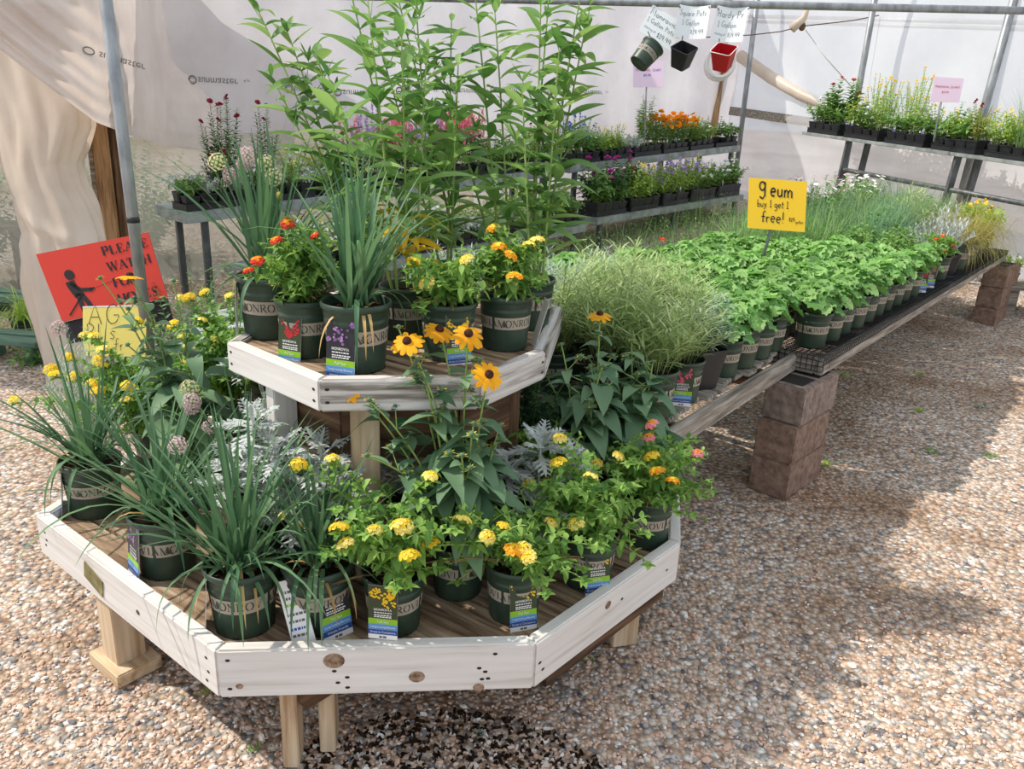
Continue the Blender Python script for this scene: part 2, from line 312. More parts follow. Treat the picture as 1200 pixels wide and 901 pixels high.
def serif_text(txt, size, thick=.17, thin=.06, gap=.06, bold=1.0):
    out = ([], []); x = 0
    for ch in txt:
        if ch == ' ': x += .5; continue
        w, tk, tn, sf = SER[ch]
        for s in tk: ribbon(out, [(x + a, b) for a, b in s], thick)
        for s in tn: ribbon(out, [(x + a, b) for a, b in s], thin)
        for a, b in sf: ribbon(out, [(x + a - .13, b + (.03 if b < .5 else -.03)), (x + a + .13, b + (.03 if b < .5 else -.03))], thin)
        x += w + gap
    return [(a * size, b * size) for a, b in out[0]], out[1], x * size
def hand_text(txt, size, w=.07, gap=.07, rnd=None):
    out = ([], []); x = 0
    for ch in txt:
        ww, st = HAND[ch]; dy = rnd.uniform(-.04, .04) if rnd else 0
        for s in st: ribbon(out, [(x + a, b + dy) for a, b in s], w)
        x += ww + gap
    return [(a * size, b * size) for a, b in out[0]], out[1], x * size
_fc = {}
def font_text(txt, size):
    if txt not in _fc:
        cu = bpy.data.curves.new('t', 'FONT'); cu.body = txt; cu.size = 1; cu.resolution_u = 3; ob = bpy.data.objects.new('t', cu); COL.objects.link(ob)
        dg = bpy.context.evaluated_depsgraph_get(); me = bpy.data.meshes.new_from_object(ob.evaluated_get(dg))
        vs = [(v.co.x, v.co.y) for v in me.vertices]; fs = [tuple(p.vertices) for p in me.polygons]
        bpy.data.objects.remove(ob); bpy.data.curves.remove(cu); bpy.data.meshes.remove(me); _fc[txt] = (vs, fs)
    vs, fs = _fc[txt]; w = max((x for x, _ in vs), default=0)
    return [(x * size, y * size) for x, y in vs], fs, w * size
def put_text(mb, t, fn, x0, y0, mat, center=False):
    vs, fs, w = t; dx = x0 - (w / 2 if center else 0)
    mb.add([fn(x + dx, y + y0) for x, y in vs], fs, mat)

# ------------------------------------------------------------------ leaf shapes
def lance(t): return math.sin(PI * min(1, t ** .8)) ** .85 if 0 < t < 1 else (.12 if t <= 0 else 0.0)
def ovate(t): return max(0.0, math.sin(PI * min(1, t ** .62))) ** .8 if 0 < t < 1 else (.12 if t <= 0 else 0.0)
def bladep(t): return min(1, .55 + 2.2 * t) * max(0.0, 1 - t ** 2.6)
def strap(t): return .9 if t < .55 else max(0.0, 1.0 - ((t - .55) / .45) ** 2)
UP = V((0, 0, 1))
def leaf(mb, p, d, L, W, prof=lance, droop=.2, fold=.3, n=5, mat=0, roll=0.0, wave=0.0):
    d = d.normalized(); side = d.cross(UP)
    if side.length < .08: side = V((math.cos(roll * 7), math.sin(roll * 7), 0))
    side.normalize()
    if roll: side = Matrix.Rotation(roll, 3, d) @ side
    nn = side.cross(d); vs = []
    for i in range(n + 1):
        t = i / n; c = p + d * (L * t) - UP * (droop * L * t * t); w = W * prof(t) * .5; e = nn * (fold * w)
        if wave: e += nn * (wave * W * math.sin(i * 2.4))
        vs += [c - side * w + e, c, c + side * w + e]
    fs = []
    for i in range(n):
        a = 3 * i; fs += [(a, a + 1, a + 4, a + 3), (a + 1, a + 2, a + 5, a + 4)]
    mb.add(vs, fs, mat)
def blade(mb, p, d, L, W, droop, n=8, mat=0, fold=.35, bend=None, prof=bladep):
    d = d.normalized(); side = d.cross(UP); side = side.normalized() if side.length > .05 else V((1, 0, 0)); vs = []; pos = V(p); dr = V(d); st = L / n
    for i in range(n + 1):
        t = i / n; w = W * prof(t) * .5; nn = side.cross(dr)
        vs += [pos - side * w + nn * fold * w, V(pos), pos + side * w + nn * fold * w]
        dr = (dr - UP * (droop * (.35 + 1.6 * t) / n)).normalized(); pos = pos + dr * st
    fs = []
    for i in range(n): a = 3 * i; fs += [(a, a + 1, a + 4, a + 3), (a + 1, a + 2, a + 5, a + 4)]
    mb.add(vs, fs, mat)
def bez(a, b, c, n=6): return [a * (1 - t) ** 2 + b * 2 * t * (1 - t) + c * t * t for t in (i / n for i in range(n + 1))]
def pol(a, e): return V((math.cos(a) * math.cos(e), math.sin(a) * math.cos(e), math.sin(e)))
def scallop(mb, c, nrm, R, lobes, rnd, mat=0, cup=.15):
    nrm = nrm.normalized(); x = nrm.orthogonal().normalized(); x = Matrix.Rotation(rnd.uniform(0, 6.28), 3, nrm) @ x; y = nrm.cross(x)
    n = lobes * 2; vs = [c - nrm * R * .05]
    ph = rnd.uniform(0, 6)
    for ring, rr in ((0, .55), (1, 1.0)):
        for k in range(n):
            a = .25 + (2 * PI - .5) * k / (n - 1); r = R * rr * (1 if ring == 0 else (1.08 if k % 2 == 0 else .88)) * (1 + .08 * math.sin(3 * a + ph))
            h = R * (cup * rr * rr + (.10 * rr if k % 2 else -.06 * rr) + .12 * rr * math.sin(2 * a + ph))
            vs.append(c + x * r * math.cos(a) + y * r * math.sin(a) + nrm * h)
    fs = []
    for k in range(n - 1): fs += [(0, 1 + k, 2 + k), (1 + k, 1 + n + k, 2 + n + k, 2 + k)]
    mb.add(vs, fs, mat)
def disc_flower(mb, c, nrm, R, petals, mat=0, cmat=None, width=.9, cup=.15):
    nrm = nrm.normalized(); x = nrm.orthogonal().normalized(); y = nrm.cross(x)
    for k in range(petals):
        a = 2 * PI * k / petals; d = x * math.cos(a) + y * math.sin(a); s = nrm.cross(d); w = R * math.sin(PI / petals) * width
        mb.add([c, c + d * R * .6 + s * w + nrm * cup * R * .5, c + d * R + nrm * cup * R, c + d * R * .6 - s * w + nrm * cup * R * .5], ((0, 1, 2, 3),), mat)
    if cmat is not None: mb.ball(c + nrm * R * .08, R * .22, cmat, 5, 3)

# ------------------------------------------------------------------ shared meshes: pots, bands, soil, tags, blooms
PH = .165; PR = .083; PB = .066
def pot_r(z): return PB + (PR - .004 - PB) * z / PH
def make_pot_mesh():
    mb = MB()
    prof = [(0.0, .004), (PB * .85, .004), (PB * .9, 0), (PB, 0), (PB + .001, .006), (pot_r(.115), .115), (pot_r(.118) + .0015, .118), (pot_r(.124) + .0015, .124), (pot_r(.126), .126), (pot_r(.132), .132), (pot_r(.134) + .0015, .134), (pot_r(.146), .146), (pot_r(.148) + .003, .149), (PR, .151), (PR + .0015, .157), (PR + .0005, .164), (PR - .002, .1655), (PR - .0045, .163), (PR - .006, .14), (pot_r(.11) - .003, .11)]
    mb.lathe(prof, 40, 0)
    for k in range(8):   # drain notches around the foot
        a = k * PI / 4; c, s = math.cos(a), math.sin(a); r = PB + .0009
        mb.add([(r * math.cos(a + o), r * math.sin(a + o), z) for o, z in ((-.11, 0), (.11, 0), (.08, .007), (-.08, .007))], ((0, 1, 2, 3),), 1)
    return mb.mesh('pot', [M['pot_green'], M['dark_hole']])
POT = make_pot_mesh()
def make_band():
    mb = MB(); z0, z1 = .070, .106; segs = 10
    def P(a, z, o=.0008): r = pot_r(z) + o; return V((r * math.cos(a), r * math.sin(a), z))
    word = serif_text('MONROVIA', .0205, .15, .05, .10)
    for k in range(3):
        a0 = k * 2 * PI / 3; a1 = a0 + 2 * PI / 3 - .10
        n = 12
        for i in range(n):
            b0 = a0 + (a1 - a0) * i / n; b1 = a0 + (a1 - a0) * (i + 1) / n
            mb.quad(P(b0, z0), P(b1, z0), P(b1, z1), P(b0, z1), 0)
        fn = lambda x, y, s=a0: P(s + .15 + x / .0755, z0 + .0085 + y, .0013)
        put_text(mb, word, fn, 0, 0, 1)
        lx = word[2] + .022                       # small leaf emblem after the word
        for j in range(7):
            an = PI * (j - 3) / 5 + PI / 2; out = ([], [])
            ribbon(out, [(lx, .002), (lx + .009 * math.cos(an), .005 + .013 * math.sin(an))], .0024)
            put_text(mb, (out[0], out[1], 0), fn, 0, 0, 1)
        out = ([], []); ribbon(out, [(lx - .011, -.001), (lx + .011, -.001)], .002); put_text(mb, (out[0], out[1], 0), fn, 0, 0, 1)
    return mb.mesh('label_band', [M['band'], M['band_ink']], False)
BAND = make_band()
def make_soil(r=PR - .0055, z=.143, seed=1):
    rnd = random.Random(seed); mb = MB(); rings = 5; n = 22; vs = [V((0, 0, z + .008))]; fs = []
    for i in range(1, rings + 1):
        for k in range(n):
            a = 2 * PI * k / n; rr = r * i / rings; vs.append(V((rr * math.cos(a), rr * math.sin(a), z + .008 * (1 - i / rings) + (rnd.uniform(-.003, .004) if i < rings else 0))))
    for k in range(n):
        j = (k + 1) % n; fs.append((0, 1 + k, 1 + j))
        for i in range(rings - 1): fs.append((1 + i * n + k, 1 + (i + 1) * n + k, 1 + (i + 1) * n + j, 1 + i * n + j))
    mb.add(vs, fs); return mb.mesh('soil', [M['soil']])
SOIL = make_soil()
def make_square_pot(s=.055, h=.10, taper=.78, mat='black_plastic'):
    mb = MB(); b = s * taper; t = .002
    rows = [(b, 0), (s, h - .012), (s + .003, h - .011), (s + .003, h), (s - t, h), (s - t * 2, h - .02)]
    vs = []; fs = []
    for r, z in rows:
        c = r * .82
        for x, y in ((c, r), (r, c), (r, -c), (c, -r), (-c, -r), (-r, -c), (-r, c), (-c, r)): vs.append(V((x, y, z)))
    for i in range(len(rows) - 1):
        for k in range(8): j = (k + 1) % 8; fs.append((i * 8 + k, (i + 1) * 8 + k, (i + 1) * 8 + j, i * 8 + j)[::-1])
    fs.append(tuple(range(8))); mb.add(vs, fs)
    return mb.mesh('pot', [M[mat]], False)
SQ = make_square_pot()
SQW = make_square_pot(.055, .10, .78, 'blue_plastic')
def sq_soil(s=.051, z=.085):
    mb = MB(); mb.quad((-s, -s, z), (s, -s, z), (s, s, z), (-s, s, z)); return mb.mesh('soil', [M['soil']], False)
SQS = sq_soil()
TAGS = {}
def make_tag(kind):
    if kind in TAGS: return TAGS[kind]
    rnd = random.Random(hash(kind) % 1000 if False else sum(map(ord, kind))); mb = MB(); w, h = .037, .150
    mb.box((-w, -.0005, 0), (w, .0005, h), 0)
    F = lambda x, z: V((x, -.0010, z)); G = lambda x, z: V((x, -.0014, z)); Hh = lambda x, z: V((x, -.0018, z))
    def rect(f, x0, z0, x1, z1, m): mb.quad(f(x0, z0), f(x1, z0), f(x1, z1), f(x0, z1), m)
    if kind == 'price':
        rect(F, -w, 0, w, h, 0)
        for k, (z, m) in enumerate(((.02, 8), (.035, 9), (.052, 8), (.068, 8), (.09, 10), (.105, 8), (.12, 8))):
            x = -w + .008
            while x < w - .014: l = rnd.uniform(.004, .012); rect(G, x, z, x + l, z + .006, m); x += l + .003
        me = mb.mesh('plant_tag', [M['tag_white'], M['tag_dark'], M['tag_green'], M['tag_sky'], M['tag_navy'], M['tag_yellow'], M['tag_white'], M['tag_white'], M['ink_grey'], M['ink_blue'], M['tag_green']], False); TAGS[kind] = me; return me
    base = {'yellow': 'tag_dark', 'purple': 'tag_black', 'red': 'tag_dark', 'pink': 'tag_dark', 'back': 'tag_back'}[kind]
    fl = {'yellow': ('tag_yellow', 'tag_yellow'), 'purple': ('tag_purple', 'tag_lilac'), 'red': ('tag_redf', 'tag_redf'), 'pink': ('tag_pinkf', 'tag_pinkf'), 'back': ('tag_back', 'tag_back')}[kind]
    rect(F, -w, .058, w, h, 1); rect(F, -w, .043, w, .0575, 2); rect(F, -w, .0275, w, .0425, 3); rect(F, -w, .013, w, .027, 4); rect(F, -w, 0, w, .0125, 0)
    blobs = {'yellow': [(-.017, .126, .016), (.019, .131, .015), (.016, .106, .017)], 'purple': [(0, .118, .024), (-.032, .105, .005), (.03, .143, .006)], 'red': [(-.012, .13, .015), (.014, .118, .016), (-.004, .104, .013), (.02, .138, .01)], 'pink': [(-.015, .13, .013), (.016, .12, .014), (-.008, .10, .012), (.02, .142, .008)], 'back': []}[kind]
    for bx, bz, br in blobs:
        for k in range(26):
            a = rnd.uniform(0, 6.28); r = br * math.sqrt(rnd.random()); x = max(-w + .004, min(w - .004, bx + r * math.cos(a))); z = max(.09, min(h - .004, bz + r * math.sin(a))); s = .0032
            f2 = lambda xx, zz, o=.0014 + k * 1e-5: V((xx, -o, zz))
            mb.add([f2(x + s * math.cos(q * PI / 3), z + s * math.sin(q * PI / 3)) for q in range(6)], ((0, 1, 2, 3, 4, 5),), 5 if k % 3 else 6)
    put_text(mb, serif_text('MONROVIA', .0060, .2, .1, .1), Hh, 0, .081, 7, True)
    for z in (.074, .067, .062):
        x = -.022
        while x < .02: l = rnd.uniform(.003, .008); rect(Hh, x, z, x + l, z + .0028, 7); x += l + .0015
    put_text(mb, font_text('Full Sun', .0095), Hh, 0, .047, 7, True); put_text(mb, font_text('Long-Lasting Blooms', .0075), Hh, 0, .0325, 7, True)
    put_text(mb, font_text('Great in Containers' if kind != 'purple' else 'Wildlife Friendly', .0080), Hh, 0, .0175, 7, True)
    rect(G, -.009, .003, -.002, .009, 8); rect(G, 0, .003, .009, .009, 8)
    me = mb.mesh('plant_tag', [M['tag_white'], M[base], M['tag_green'], M['tag_sky'], M['tag_navy'], M[fl[0]], M[fl[1]], M['tag_white'], M['ink_grey']], False)
    TAGS[kind] = me; return me
def floret_cluster(c1, c2, seed, R=.016):
    rnd = random.Random(seed); mb = MB()
    for k in range(26):
        e = PI / 2 * (1 - (k / 26) ** .6); a = k * 2.4; d = pol(a, e * .95 + .02); c = V((d.x * R, d.y * R, d.z * R * .62))
        disc_flower(mb, c + d * R * rnd.uniform(0, .12), d + V((rnd.uniform(-.3, .3), rnd.uniform(-.3, .3), .25)), R * .34, 5, 0 if k > 6 else 1, None, .95, .2)
    mb.ball((0, 0, R * .05), R * .6, 2, 6, 4, .6)
    return mb.mesh('flower_cluster', [M[c1], M[c2], M['lf_lantana']])
CL = {'yellow': [floret_cluster('pt_yellow', 'pt_yellow', 1), floret_cluster('pt_pale', 'pt_yellow', 2)], 'pale': [floret_cluster('pt_pale', 'pt_yellow', 3)], 'red': [floret_cluster('pt_red', 'pt_orange', 4, .013)], 'pink': [floret_cluster('pt_pink', 'pt_orange', 5, .014)], 'orange': [floret_cluster('pt_orange', 'pt_yellow', 6)]}
def daisy(seed, R=.036, n=12, droop=.35):
    rnd = random.Random(seed); mb = MB()
    for k in range(n):
        a = 2 * PI * k / n + rnd.uniform(-.1, .1); L = R * rnd.uniform(.88, 1.05)
        leaf(mb, pol(a, 0) * .007, pol(a, -.05), L, R * .42, lambda t: (.5 + .5 * min(1, t * 2.2)) * (1 if t < .8 else max(.3, 1 - (t - .8) * 3)), droop * rnd.uniform(.6, 1.3), -.2, 5, 0)
    for k in range(9): a = 2 * PI * k / 9; leaf(mb, V((0, 0, -.004)), pol(a, -.25), .016, .005, lance, .1, .2, 2, 1)
    mb.lathe([(.004, -.004), (.009, -.001), (.008, .003)], 8, 1)
    c = MB(); c.lathe([(.0115, -.001), (.012, .003), (.010, .008), (.006, .011), (.001, .012)], 14, 0)
    return mb.mesh('flower', [M['pt_rud'], M['lf_rud']]), c.mesh('flower_cone', [M['cone']])
DAISY = [daisy(i, .036, 12 + i % 2, .25 + .15 * i) for i in range(3)]
def budmesh():
    mb = MB(); mb.ball((0, 0, .004), .0075, 1, 8, 5, .9)
    rnd = random.Random(4)
    for k in range(14): a = k * 2.4; leaf(mb, V((0, 0, .002)), pol(a, .1 + .7 * (k % 3) / 3), .017, .0045, lance, .1, .2, 3, 2 if k % 4 == 0 else 1)
    return mb.mesh('flower_bud', [M['cone'], M['lf_rud'], M['pt_yellow']])
BUD = budmesh()
def alliumhead(seed, R=.022, c='pt_mauve'):
    rnd = random.Random(seed); mb = MB()
    for k in range(64):
        z = 1 - 1.85 * (k + .5) / 64; a = k * 2.39996; r = math.sqrt(max(0, 1 - z * z)); d = V((r * math.cos(a), r * math.sin(a), z)); L = R * rnd.uniform(.78, 1.05)
        mb.tube([(0, 0, 0), d * L], .0004, .0004, 3, 1, False); disc_flower(mb, d * L, d, .0042, 5, 0, None, .8, .5)
    mb.ball((0, 0, 0), R * .35, 1, 6, 4)
    return mb.mesh('flower_head', [M[c], M['stem']])
AH = [alliumhead(1), alliumhead(2, .019), alliumhead(3, .024, 'pt_cream')]
def ahbud():
    mb = MB(); mb.ball((0, 0, 0), .008, 0, 8, 6, 1.3); mb.tube([(0, 0, .008), (0, 0, .018)], .002, .0005, 5, 0); return mb.mesh('flower_bud', [M['pt_pale']])
AHB = ahbud()

# ------------------------------------------------------------------ plants
def pot_root(name, loc, rz=0.0, band_rot=0.0, pot=True, sc=1.0):
    root = empty(name, loc, rz)
    if pot:
        p = part('pot', POT, root); b = part('label_band', BAND, p, None, (0, 0, band_rot)); part('soil', SOIL, root)
    if sc != 1: root.scale = (sc,) * 3
    return root
def add_tag(root, kind, ang, z=.0, lean=.2, roll=0.0, out=.0):
    r = PR + .004 + out
    return part('plant_tag', make_tag(kind), root, (r * math.cos(ang), r * math.sin(ang), z), (-lean, roll, ang + PI / 2))
def g_allium(root, seed, n=46, L=(.22, .40), W=.0085, el=(.7, 1.45), heads=(), z0=.145, dry=4, droopers=7, mat='lf_allium', head_kind=0):
    rnd = random.Random(seed); mb = MB()
    for k in range(n):
        a = rnd.uniform(0, 2 * PI); e = rnd.uniform(*el); b = V((rnd.gauss(0, .016), rnd.gauss(0, .016), z0 - .005))
        blade(mb, b, pol(a, e), rnd.uniform(*L), W * rnd.uniform(.75, 1.2), rnd.uniform(.1, .9) if rnd.random() < .75 else rnd.uniform(1.0, 1.8), 8)
    for k in range(droopers):
        a = rnd.uniform(0, 2 * PI); blade(mb, V((rnd.gauss(0, .015), rnd.gauss(0, .015), z0)), pol(a, rnd.uniform(.5, .9)), rnd.uniform(.2, .28), W, rnd.uniform(2.6, 4.2), 10)
    for k in range(dry):
        a = rnd.uniform(0, 2 * PI); blade(mb, V((rnd.gauss(0, .015), rnd.gauss(0, .015), z0)), pol(a, rnd.uniform(.3, .8)), rnd.uniform(.13, .22), W * .7, rnd.uniform(2.5, 4.5), 8, 1)
    part('foliage', mb.mesh('foliage', [M[mat], M['lf_dry']]), root)
    for i, h in enumerate(heads):
        h = V(h); b = V((rnd.gauss(0, .015), rnd.gauss(0, .015), z0)); ctl = V((b.x * .5 + h.x * .45, b.y * .5 + h.y * .45, z0 + (h.z - z0) * .6)); mb = MB(); mb.tube(bez(b, ctl, h, 7), .0026, .002, 5)
        st = part('flower_stalk', mb.mesh('flower_stalk', [M['lf_allium']]), root)
        bud = rnd.random() < .2; part('flower_bud' if bud else 'flower_head', AHB if bud else AH[(i + head_kind) % 3], st, h, (rnd.uniform(-.4, .4), rnd.uniform(-.4, .4), rnd.uniform(0, 6)))
def leafy_stem(mb, sm, b, ctl, tip, rnd, gap=.026, lf=(.03, .046), ratio=.58, prof=ovate, droop=.25, el=.35, start=.2, mat=0, r0=.0022, smat=0, taper=.5):
    pts = bez(b, ctl, tip, 8); sm.tube(pts, r0, r0 * .6, 4, smat, False)
    ln = sum((pts[i + 1] - pts[i]).length for i in range(8)); n = max(2, int(ln / gap)); a = rnd.uniform(0, 6)
    for k in range(n + 1):
        t = start + (1 - start) * k / n; p = b * (1 - t) ** 2 + ctl * 2 * t * (1 - t) + tip * t * t; tg = ((ctl - b) * (1 - t) + (tip - ctl) * t).normalized()
        x = tg.orthogonal().normalized(); y = tg.cross(x); a += PI / 2 + rnd.uniform(-.3, .3); L = rnd.uniform(*lf) * (1 - taper * max(0, t - .6) / .4)
        for s in (0, PI):
            d = (x * math.cos(a + s) + y * math.sin(a + s)) + tg * el + V((0, 0, .1)); leaf(mb, p, d, L, L * ratio, prof, droop * rnd.uniform(.5, 1.6), .3, 5, mat, rnd.uniform(-.4, .4))
def g_lantana(root, seed, targets=(), colours=('yellow',), extra=8, R=.15, H=(.06, .2), z0=.145, lf=(.026, .043), mat='lf_lantana', woody=6):
    rnd = random.Random(seed); mb = MB(); sm = MB(); fl = []
    def stem(tip, flower):
        b = V((rnd.gauss(0, .014), rnd.gauss(0, .014), z0)); rel = tip - b; ctl = b + V((rel.x * .35, rel.y * .35, max(.05, rel.z * .9)))
        leafy_stem(mb, sm, b, ctl, tip, rnd, .024, lf)
        for k in range(3):   # side shoots
            t = rnd.uniform(.35, .8); p = b * (1 - t) ** 2 + ctl * 2 * t * (1 - t) + tip * t * t; a = rnd.uniform(0, 6.28); q = p + pol(a, rnd.uniform(.1, .8)) * rnd.uniform(.04, .09)
            leafy_stem(mb, sm, p, (p + q) / 2 + V((0, 0, .012)), q, rnd, .022, (lf[0] * .8, lf[1] * .85))
        for k in range(4): a = k * PI / 2 + rnd.uniform(-.3, .3); leaf(mb, tip - V((0, 0, .008)), pol(a, .15), rnd.uniform(.02, .034), .016, ovate, .2, .3, 4)
        if flower: fl.append((tip + V((0, 0, .006)), flower))
    for i, t in enumerate(targets):
        c = colours[i % len(colours)]
        if len(t) > 3: c = t[3]
        stem(V(t[:3]), c)
    for k in range(int(extra * 1.7)):
        a = k * 2.4 + rnd.uniform(-.4, .4); r = R * math.sqrt(rnd.uniform(.1, 1)); stem(V((r * math.cos(a), r * math.sin(a), z0 + rnd.uniform(*H))), None)
    for k in range(woody):
        a = rnd.uniform(0, 6.28); q = V((R * .8 * math.cos(a), R * .8 * math.sin(a), z0 + rnd.uniform(.0, .08))); sm.tube(bez(V((0, 0, z0)), q * .5 + V((0, 0, .1)), q, 6), .0024, .0014, 4, 1, False)
    part('foliage', mb.mesh('foliage', [M[mat]]), root); part('stem', sm.mesh('stem', [M['stem'], M['stem_brown']]), root)
    for p, c in fl:
        part('flower_cluster', rnd.choice(CL[c]), root, p, (rnd.uniform(-.5, .5), rnd.uniform(-.5, .5), rnd.uniform(0, 6))).scale = (rnd.uniform(1.05, 1.4),) * 3
def g_rudbeckia(root, seed, flowers=(), buds=(), nleaf=16, z0=.145, bigR=.10, H=.26):
    rnd = random.Random(seed); mb = MB(); sm = MB()
    for k in range(nleaf):
        a = k * 2.4; t = k / nleaf; p = V((rnd.gauss(0, .02), rnd.gauss(0, .02), z0 + H * t * rnd.uniform(.7, 1))); L = rnd.uniform(.14, .20) * (1 - .35 * t)
        d = pol(a, rnd.uniform(.1, .7)); q = p + d * .035; sm.tube([p, q], .0022, .0018, 4, 0, False); leaf(mb, q, d, L, L * .50, ovate, rnd.uniform(.35, 1.0), .35, 7, 0, rnd.uniform(-.35, .35), .02)
    def stalk(tip):
        b = V((rnd.gauss(0, .022), rnd.gauss(0, .022), z0)); ctl = b.lerp(tip, .5); ctl.z = z0 + (tip.z - z0) * .75
        sm.tube(bez(b, ctl, tip, 8), .0034, .0022, 5, 0, False); n = 8; a = rnd.uniform(0, 6)
        for k in range(n):
            t = .2 + .68 * k / n; p = b * (1 - t) ** 2 + ctl * 2 * t * (1 - t) + tip * t * t; a += 2.2; L = .15 * (1 - t) + .035
            leaf(mb, p, pol(a, rnd.uniform(.1, .7)), L * rnd.uniform(.8, 1.25), L * .46, ovate, rnd.uniform(.2, .8), .35, 6, 0, rnd.uniform(-.3, .3))
            if k in (4, 6):
                q = p + pol(a + 1.5, .9) * rnd.uniform(.04, .08); sm.tube([p, q], .0018, .0014, 4, 0, False); bl.append(q)
                for j in range(3): leaf(mb, q - UP * .008, pol(a + j * 2.1, .3), .03, .012, lance, .2, .3, 4)
    bl = []
    for f in flowers: stalk(V(f[:3]))
    for f in buds: stalk(V(f))
    part('foliage', mb.mesh('foliage', [M['lf_rud']]), root); part('stem', sm.mesh('stem', [M['stem']]), root)
    for i, f in enumerate(flowers):
        d, c = DAISY[i % 3]; nx, ny = (f[3], f[4]) if len(f) > 3 else (-.35, 0); o = part('flower', d, root, f[:3], (nx + rnd.uniform(-.1, .1), ny, rnd.uniform(0, 6))); o.rotation_mode = 'ZYX'; part('flower_cone', c, o)
    for q in list(buds) + bl: part('flower_bud', BUD, root, q, (rnd.uniform(-.4, .4), rnd.uniform(-.4, .4), 0))
def g_dusty(root, seed, n=60, z0=.14, L=(.09, .15), rise=.16):
    rnd = random.Random(seed); mb = MB(); sm = MB(); heads = [V((0, 0, z0 + rise))] + [V((.085 * math.cos(a), .085 * math.sin(a), z0 + rise * rnd.uniform(.35, .85))) for a in (seed + 1.6 * q for q in range(4))]
    for h in heads: sm.tube(bez(V((0, 0, z0 - .01)), V((h.x * .4, h.y * .4, h.z * .8 + z0 * .2)), h, 5), .004, .003, 5, 0, False)
    for k in range(n):
        h = heads[k % len(heads)]; q = k // len(heads); m = max(1, n // len(heads)); t = q / m
        a = q * 2.4 + rnd.uniform(-.2, .2); p = h + V((rnd.gauss(0, .006), rnd.gauss(0, .006), -.045 * (1 - t))); e = -.1 + 1.25 * t; d = pol(a, e); ln = rnd.uniform(*L) * (1 - .35 * t) * .85; dr = rnd.uniform(.2, .6) * (1 - .6 * t)
        leaf(mb, p, d, ln, ln * .14, strap, dr, .15, 6, 0); side = d.cross(UP); side = side.normalized() if side.length > .05 else V((1, 0, 0))
        for j in range(4):
            tt = .32 + .17 * j; c = p + d * ln * tt - UP * dr * ln * tt * tt
            for s in (1, -1):
                l2 = ln * (.42 - .07 * j); dd = (d * .75 + side * s * .8 - UP * dr * tt).normalized(); leaf(mb, c, dd, l2, l2 * .30, strap, .15, .15, 3, 0)
                if j < 3:
                    for ss in (1, -1): leaf(mb, c + dd * l2 * .45, (dd + d * .5 * ss + side * s * .3), l2 * .45, l2 * .2, strap, .1, .1, 2, 0)
    part('foliage', mb.mesh('foliage', [M['lf_silver']]), root); part('stem', sm.mesh('stem', [M['lf_silver']]), root)
def g_geum(root, seed, n=26, z0=.14, R=(.028, .046), spread=.12, H=(.04, .15), flowers=(), mat='lf_geum'):
    rnd = random.Random(seed); mb = MB()
    for k in range(n):
        a = k * 2.4; r = spread * math.sqrt((k + .5) / n) * rnd.uniform(.8, 1.15); h = z0 + H[1] - (H[1] - H[0]) * (r / spread) ** 2 * rnd.uniform(.6, 1.1)
        c = V((r * math.cos(a), r * math.sin(a), h)); mb.tube([V((r * .2 * math.cos(a), r * .2 * math.sin(a), z0)), V((c.x * .7, c.y * .7, z0 + (h - z0) * .7)), c], .0018, .0014, 4, 1, False)
        scallop(mb, c, V((math.cos(a) * .7 * r / spread + rnd.uniform(-.3, .3), math.sin(a) * .7 * r / spread + rnd.uniform(-.3, .3), .8)), rnd.uniform(*R), 9, rnd, 0)
    part('foliage', mb.mesh('foliage', [M[mat], M['stem']]), root)
    for f in flowers:
        f = V(f); sm = MB(); sm.tube(bez(V((0, 0, z0)), V((f.x * .4, f.y * .4, f.z)), f, 6), .0016, .0012, 4, 1, False)
        for q in range(3): disc_flower(sm, f + V((rnd.uniform(-.012, .012), rnd.uniform(-.012, .012), .006 * q)), V((rnd.uniform(-.4, .4), -.4, .8)), .012, 5, 0, None, 1.0, .4)
        part('flower', sm.mesh('flower', [M['pt_red'], M['stem']]), root)
def g_needle(root, seed, stems=26, H=(.14, .26), spread=.13, z0=.14, lf=(.03, .05), w=.004, gap=.008, mat='lf_needle', el=.6, flowers=None, nfl=0, tipmat=None):
    rnd = random.Random(seed); mb = MB(); fb = MB()
    for k in range(stems):
        a = k * 2.4 + rnd.uniform(-.3, .3); r = spread * math.sqrt((k + .5) / stems); tip = V((r * math.cos(a), r * math.sin(a), z0 + rnd.uniform(*H) * (1 - .35 * (r / spread) ** 2))); b = V((r * .25 * math.cos(a), r * .25 * math.sin(a), z0)); ctl = b.lerp(tip, .5) + V((-.2 * tip.x, -.2 * tip.y, .02))
        mb.tube(bez(b, ctl, tip, 4), .0015, .001, 3, 0, False); n = max(4, int((tip - b).length / gap)); q = rnd.uniform(0, 6)
        for i in range(n):
            t = .2 + .8 * i / n; p = b * (1 - t) ** 2 + ctl * 2 * t * (1 - t) + tip * t * t; q += 2.4
            leaf(mb, p, pol(q, el + rnd.uniform(-.25, .25)), rnd.uniform(*lf), w, lance, rnd.uniform(.0, .3), .2, 3, 0, 0)
        if k < nfl: disc_flower(fb, tip + UP * .006, V((math.cos(a) * .4, math.sin(a) * .4, 1)), .015, 5, 0, None, 1.1, .2)
    part('foliage', mb.mesh('foliage', [M[mat]]), root)
    if nfl: part('blossoms', fb.mesh('blossoms', [M[flowers]]), root)
def g_grass(root, seed, n=110, L=(.22, .38), W=.0035, z0=.14, droop=(.2, 1.4), mat='lf_grass', base=.03, el=(.75, 1.5)):
    rnd = random.Random(seed); mb = MB()
    for k in range(n):
        a = rnd.uniform(0, 6.28); blade(mb, V((rnd.gauss(0, base), rnd.gauss(0, base), z0)), pol(a, rnd.uniform(*el)), rnd.uniform(*L), W, rnd.uniform(*droop), 6)
    part('foliage', mb.mesh('foliage', [M[mat]]), root)
